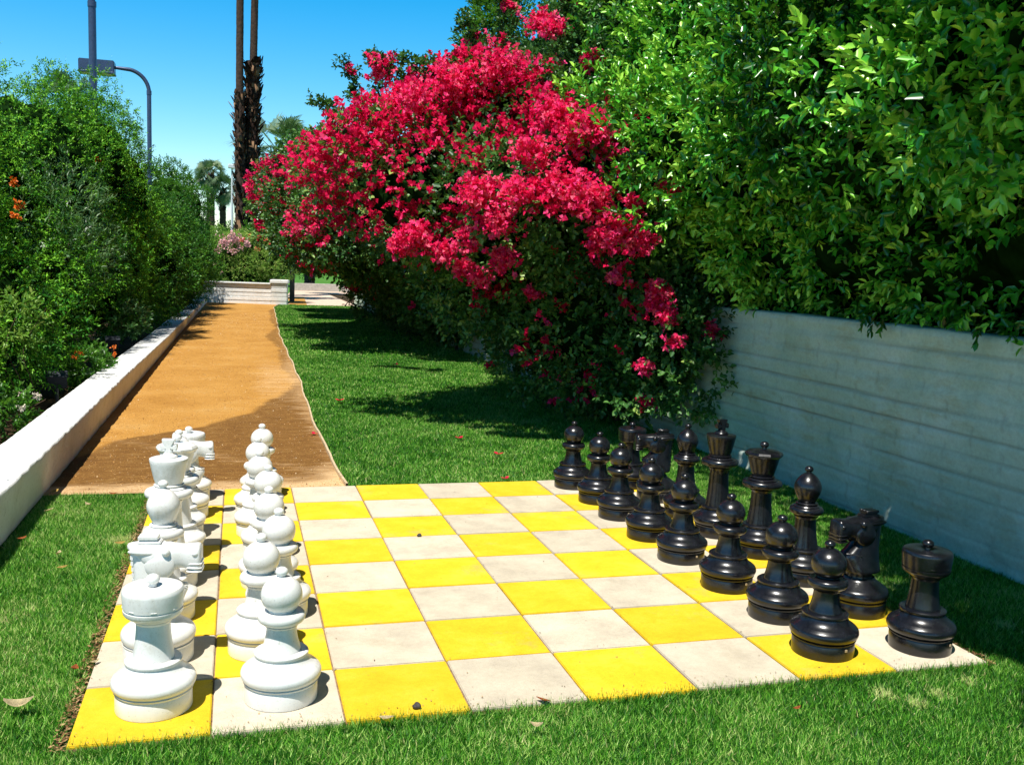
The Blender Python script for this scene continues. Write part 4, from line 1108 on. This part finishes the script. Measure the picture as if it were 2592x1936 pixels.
gp = np.random.default_rng(3)
ptop = 16.5
p1 = thing('palm_tree', 'left of the twin tall palm trunks, smooth high up and shaggy below', 'palm', (.58, 35, 0), 0, 'twin tall palms')
og = (.58, 35, 0)
pa = [(0, 0, -.05), (.0, 0, 2.5), (-.05, 0, 7.4)]; trunk('lower_trunk', p1, pa, [.21, .19, .18]); boots(p1, pa, [.23, .21, .21], 420, .24)
trunk('upper_trunk', p1, [(-.05, 0, 7.3), (-.04, 0, 10.7), (.0, 0, ptop)], [.135, .13, .115], amp=.02)
fan_crown(p1, (0, 0, 0), (0, 0, ptop), 1.9, 26, gp)
p2 = thing('palm_tree', 'right of the twin tall palm trunks, with thick shaggy skirt of old leaf bases', 'palm', (.96, 35.3, 0), 0, 'twin tall palms')
pb = [(0, 0, -.05), (.02, 0, 3), (.02, 0, 6), (.04, 0, 8.6)]; trunk('lower_trunk', p2, pb, [.21, .19, .22, .25]); boots(p2, pb, [.23, .22, .26, .33], 520, .28)
trunk('upper_trunk', p2, [(.06, 0, 8.5), (.1, 0, 10.7), (.15, 0, ptop + .6)], [.135, .13, .115], amp=.02)
fan_crown(p2, (0, 0, 0), (.15, 0, ptop + .6), 1.9, 26, gp)

def palm(label, x, y, zc, r, n, tr_r, grp=None, dead=6):
    t0 = thing('fan_palm', label, 'palm', (x, y, 0), 0, grp)
    trunk('trunk', t0, [(0, 0, -.05), (.02, 0, zc * .5), (0, 0, zc)], [tr_r * 1.2, tr_r, tr_r * .9], 12)
    boots(t0, [(0, 0, zc * .72), (0, 0, zc)], [tr_r * 1.0, tr_r * 1.2], 60, tr_r * 1.2)
    fan_crown(t0, (0, 0, 0), (0, 0, zc), r, n, gp, dead=dead)
palm('small fan palm standing behind the far bougainvillea next to the palm trunks', 2.35, 50, 6.9, 2.3, 50, .25, None, 10)
palm('fan palm crown peeking over the bougainvillea farther right', 4.3, 52, 6.9, 2.0, 40, .25, None, 8)
palm('left and taller of the two distant fan palms', -2.15, 100, 9.5, 1.75, 70, .40, 'pair of distant fan palms', 14)
palm('right and lower of the two distant fan palms', -1.0, 101, 8.3, 1.6, 60, .32, 'pair of distant fan palms', 16)
palm('fan palm crown half hidden behind the top of the left hedge', -6.7, 45, 7.9, 1.6, 36, .25, None, 2)

# ------------------------------------------------------------------ grass
def scatter(n, x0, x1, y0, y1, g=rng):
    return np.stack([g.uniform(x0, x1, n), g.uniform(y0, y1, n)], 1)
def blades(XY, h, wd, g=rng, tint_base=.45):
    n = len(XY); z0 = -.026
    az = g.uniform(0, 2 * PI, n); lean = g.uniform(.25, 1.25, n)
    hh = h * g.uniform(.6, 1.25, n)
    d_ = np.stack([np.cos(az), np.sin(az)], 1); pz = g.uniform(0, 2 * PI, n)
    w_ = np.stack([np.cos(pz), np.sin(pz)], 1) * (wd * g.uniform(.7, 1.3, n))[:, None] * .5
    b0 = np.column_stack([XY - w_, np.full(n, z0)]); b1 = np.column_stack([XY + w_, np.full(n, z0)])
    tip = np.column_stack([XY + d_ * (hh * lean * .75)[:, None], z0 + hh * (1 - .35 * lean)])
    tip[:, 2] = np.maximum(tip[:, 2], z0 + hh * .45)
    V = np.stack([b0, b1, tip], 1).reshape(-1, 3); Fq = np.arange(3 * n).reshape(-1, 3)
    p3 = np.column_stack([XY, np.zeros(n)])
    t_ = tint_base + .10 * noise(p3, 1.6) + .09 * noise(p3, 6, 1) + g.uniform(-.42, .40, n)
    dry = (noise(p3, 2.6, 2) > 1.05) & (g.random(n) < .4); t_[dry] += .3
    t_[g.random(n) < .02] = .95
    # worn, straw coloured spots in the near right corner
    for cx, cy_, rr in ((2.64, -.14, .05), (2.84, -.17, .05), (2.71, -.22, .05), (3.02, -.1, .04), (-.07, 2.2, .10), (3.6, .35, .06)):
        m_ = ((XY[:, 0] - cx) ** 2 + ((XY[:, 1] - cy_) * .9) ** 2 < (rr * g.uniform(.2, 1.1, n)) ** 2); t_[m_] = g.uniform(.8, 1.0, m_.sum())
    return V, Fq, np.clip(t_, 0, 1)
def allowed(XY, gapx=.028):
    x, y = XY[:, 0], XY[:, 1]
    wob = .012 * np.sin(y * 9) + .01 * np.sin(y * 23 + 1)
    board_ = (x > -gapx - wob) & (x < 3.2 + gapx + wob) & (y > -.004 + .006 * np.sin(x * 17)) & (y < 3.212)
    pathm = (y > 3.20 + .02 * np.sin(x * 11)) & (x < path_x(y) + .012)
    wallm = (x > 4.115) | (x < -.61)
    return ~(board_ | pathm | wallm)
GV, GF, GT, o_ = [], [], [], 0
def add_bl(XY, h, wd, tb=.45):
    global o_
    XY = XY[allowed(XY)]; v_, f_, t_ = blades(XY, h, wd, tint_base=tb); GV.append(v_); GF.append(f_ + o_); GT.append(t_); o_ += len(v_)
add_bl(scatter(190000, -.7, 3.9, -1.0, .0), .033, .0044)
add_bl(scatter(60000, 3.2, 4.13, -1.0, 1.4), .033, .0046)
add_bl(scatter(60000, 3.2, 4.13, 1.4, 3.3), .033, .006)
add_bl(scatter(95000, -.62, 0, -.3, 3.3), .033, .0048)
add_bl(scatter(120000, 1.1, 4.13, 3.2, 6.5), .034, .007, .42)
add_bl(scatter(110000, 1.1, 4.13, 6.5, 12), .036, .012, .42)
add_bl(scatter(110000, 1.1, 4.13, 12, 28.5), .042, .022, .42)
# longer blades leaning over the board's front edge, and at its sides
for (n, x0, x1, y0, y1) in ((5200, 0, 3.2, -.03, .004), (500, -.05, -.03, 0, 3.2), (900, 0, 3.2, -.012, .012), (1500, 1.15, 3.2, 3.212, 3.23)):
    XY = scatter(n, x0, x1, y0, y1); v_, f_, t_ = blades(XY, .050, .004, tint_base=.4); GV.append(v_); GF.append(f_ + o_); GT.append(t_); o_ += len(v_)
gr_o = np_obj('lawn_grass', np.concatenate(GV), np.concatenate(GF), M['grass'], None, np.concatenate(GT))
tag(gr_o, 'mown green lawn grass around the chessboard and beside the gravel path', 'grass', kind='stuff')
print('grass faces', len(gr_o.data.polygons))
# litter strips of brown debris beside the board
n = 5200
XY = np.concatenate([scatter(n // 2, -.045, .0, 0, 3.2), scatter(n // 2, 3.2, 3.245, 0, 3.2)])
a = rng.uniform(0, 6.28, n); s = rng.uniform(.003, .010, n)
c0 = np.column_stack([XY, rng.uniform(-.022, -.006, n)]); u_ = np.column_stack([np.cos(a), np.sin(a), rng.uniform(-.4, .4, n)]) * s[:, None]; v2 = np.column_stack([-np.sin(a), np.cos(a), rng.uniform(-.4, .4, n)]) * s[:, None] * .45
V = np.stack([c0 - u_, c0 + v2, c0 + u_, c0 - v2], 1).reshape(-1, 3)
M['mulch'] = leaf_mat('brown_debris', [(0, (.06, .03, .015)), (.5, (.22, .12, .05)), (1, (.45, .30, .15))], .9, 0.05, (.2, .1, .05), .1)
mu_ = np_obj('mulch', V, np.arange(4 * n).reshape(-1, 4), M['mulch'], None, rng.random(n)); tag(mu_, 'brown leaf debris in the gap between chessboard and grass', 'debris', kind='stuff')

# crumbs of soil, clippings and seed husks blown over the squares
n = 900
XY = np.concatenate([scatter(260, 0, 3.2, 0, 3.2), np.column_stack([rng.uniform(0, 3.2, 330), np.abs(rng.normal(0, .05, 330))]), np.column_stack([np.round(rng.uniform(0, 8, 310)) * .4 + rng.normal(0, .006, 310), rng.uniform(0, 3.2, 310)])])
XY[:, 0] = np.clip(XY[:, 0], .01, 3.19)
a = rng.uniform(0, 6.28, n); s = rng.uniform(.0015, .0055, n)
c0 = np.column_stack([XY, np.full(n, .0035)]); u_ = np.column_stack([np.cos(a), np.sin(a), rng.uniform(-.2, .3, n)]) * s[:, None]; v2 = np.column_stack([-np.sin(a), np.cos(a), rng.uniform(0, .4, n)]) * s[:, None] * .4
tag(np_obj('crumbs', np.stack([c0 - u_, c0 + v2, c0 + u_, c0 - v2], 1).reshape(-1, 3), np.arange(4 * n).reshape(-1, 4), M['mulch'], None, rng.random(n)), 'tiny crumbs of soil and dry clippings scattered on the chessboard squares', 'debris', kind='stuff')

# ------------------------------------------------------------------ fallen petals and leaves
def leaf_thing(name, label, cat, x, y, z, size, mat, rz, grp, asp=.5, curl=.3):
    bm = bmesh.new(); n = 9; rows = []
    for i in range(n):
        t_ = i / (n - 1); wv = size * asp * .5 * math.sin(PI * min(1, t_ * .92 + .06)) ** .8
        xx = (t_ - .5) * size; zz = curl * size * (t_ - .5) ** 2 * 2 + .002
        rows.append([bm.verts.new((xx, -wv, zz + abs(wv) * .35)), bm.verts.new((xx, 0, zz)), bm.verts.new((xx, wv, zz + abs(wv) * .35))])
    for a_, b_ in zip(rows, rows[1:]):
        for k in range(2): bm.faces.new((a_[k], a_[k + 1], b_[k + 1], b_[k]))
    r0 = bmesh.ops.solidify(bm, geom=bm.faces[:], thickness=.0008)
    o = bm_obj(name, bm, mat, None, 60); o.location = (x, y, z); o.rotation_euler = (random.uniform(-.25, .25), random.uniform(-.2, .2), rz)
    return tag(o, label, cat, grp)
def petal(label, x, y, z=.015, s=.05):
    t0 = thing('fallen_blossom', label, 'blossom', (x, y, z), random.uniform(0, 3), 'fallen magenta blossoms')
    for k in range(3):
        bm = bmesh.new(); pts = [(0, 0, 0), (.35, -.36, .12), (.8, -.32, .25), (1.05, 0, .34), (.8, .32, .25), (.35, .36, .12)]
        c = bm.verts.new((.5 * s, 0, .06 * s)); vv = [bm.verts.new((p[0] * s, p[1] * s, p[2] * s)) for p in pts]
        for i in range(6): bm.faces.new((c, vv[i], vv[(i + 1) % 6]))
        bmesh.ops.solidify(bm, geom=bm.faces[:], thickness=.0006)
        bmesh.ops.rotate(bm, verts=bm.verts, cent=(0, 0, 0), matrix=Matrix.Rotation(2.1 * k, 3, 'Z'))
        bm_obj('bract', bm, M['red'], t0)
petal('magenta blossom on the lawn just behind the middle of the chessboard', 2.22, 4.73, s=.040)
petal('magenta blossom on the grass closest to the far black rook', 2.36, 4.04, s=.042)
petal('small magenta blossom in the sunny strip of lawn nearer the path', 1.47, 6.92)
petal('magenta blossom lying on the edging of the gravel path', 1.08, 5.09, .0, .04)
petal('magenta blossom far back in the sunlit band of lawn', 2.59, 10.41, s=.05)
petal('magenta blossom touching the back edge of the chessboard', 2.20, 3.24, .01, .035)
LV = [('curled yellow leaf on the grass beside the near white bishop', -.07, 2.02, .05, 'dryleaf'), ('pale tan leaf farthest from the board on the left grass strip', -.32, 1.89, .05, 'paleleaf'), ('bright yellow leaf in the middle of the left grass strip', -.27, 1.67, .045, 'dryleaf'),
      ('rusty orange leaf on the grass beside the near white rook', -.05, .52, .05, 'brownleaf'), ('tan leaf resting on the left edge of the chessboard', .0, .59, .045, 'paleleaf'), ('long pale curled leaf near the front left corner of the grass', -.17, .27, .085, 'paleleaf'),
      ('bleached leaf close to the low white wall on the left grass', -.50, 2.72, .055, 'paleleaf'), ('pale yellow leaf standing out on the grass in front of the gravel path', -.32, 2.82, .05, 'paleleaf'), ('tan leaf at the near left corner of the gravel path', -.55, 3.16, .06, 'dryleaf'),
      ('small brown leaf at the grass edge of the path beside the far white pieces', -.22, 3.06, .045, 'brownleaf'), ('brown speckled leaf in the shadow of the low wall', -.53, 2.17, .05, 'brownleaf'), ('narrow tan leaf standing in the grass before the second yellow front square', .92, -.045, .05, 'paleleaf'),
      ('small tan leaf on the front grass below the middle of the board', 1.36, -.18, .04, 'paleleaf'), ('clump like brown leaf at the front edge of the cream square', 1.44, .005, .05, 'brownleaf'), ('tiny rusty leaf on the front grass toward the right', 2.23, -.24, .03, 'brownleaf')]
for lab, x, y, s, mm in LV:
    leaf_thing('fallen_leaf', lab, 'leaf', x, y, .018 if not (x >= 0 and y > 0) else .006, s, M[mm], random.uniform(0, 3.1), 'fallen dry leaves', .5, random.uniform(.2, .6))
for lab, x, y, s in (('small dark pebble on a cream square in the middle of the board', 1.39, 1.99, .012), ('round dark snail shell at the front edge of a yellow square', 1.03, .045, .014)):
    bm = bmesh.new(); bmesh.ops.create_icosphere(bm, subdivisions=3, radius=s)
    for v in bm.verts: v.co.z = v.co.z * .7 + s * .6; v.co *= 1 + .12 * math.sin(v.co.x * 300 + v.co.y * 170)
    o = bm_obj('pebble', bm, M['stone'], None, 60); o.location = (x, y, 0); tag(o, lab, 'pebble')
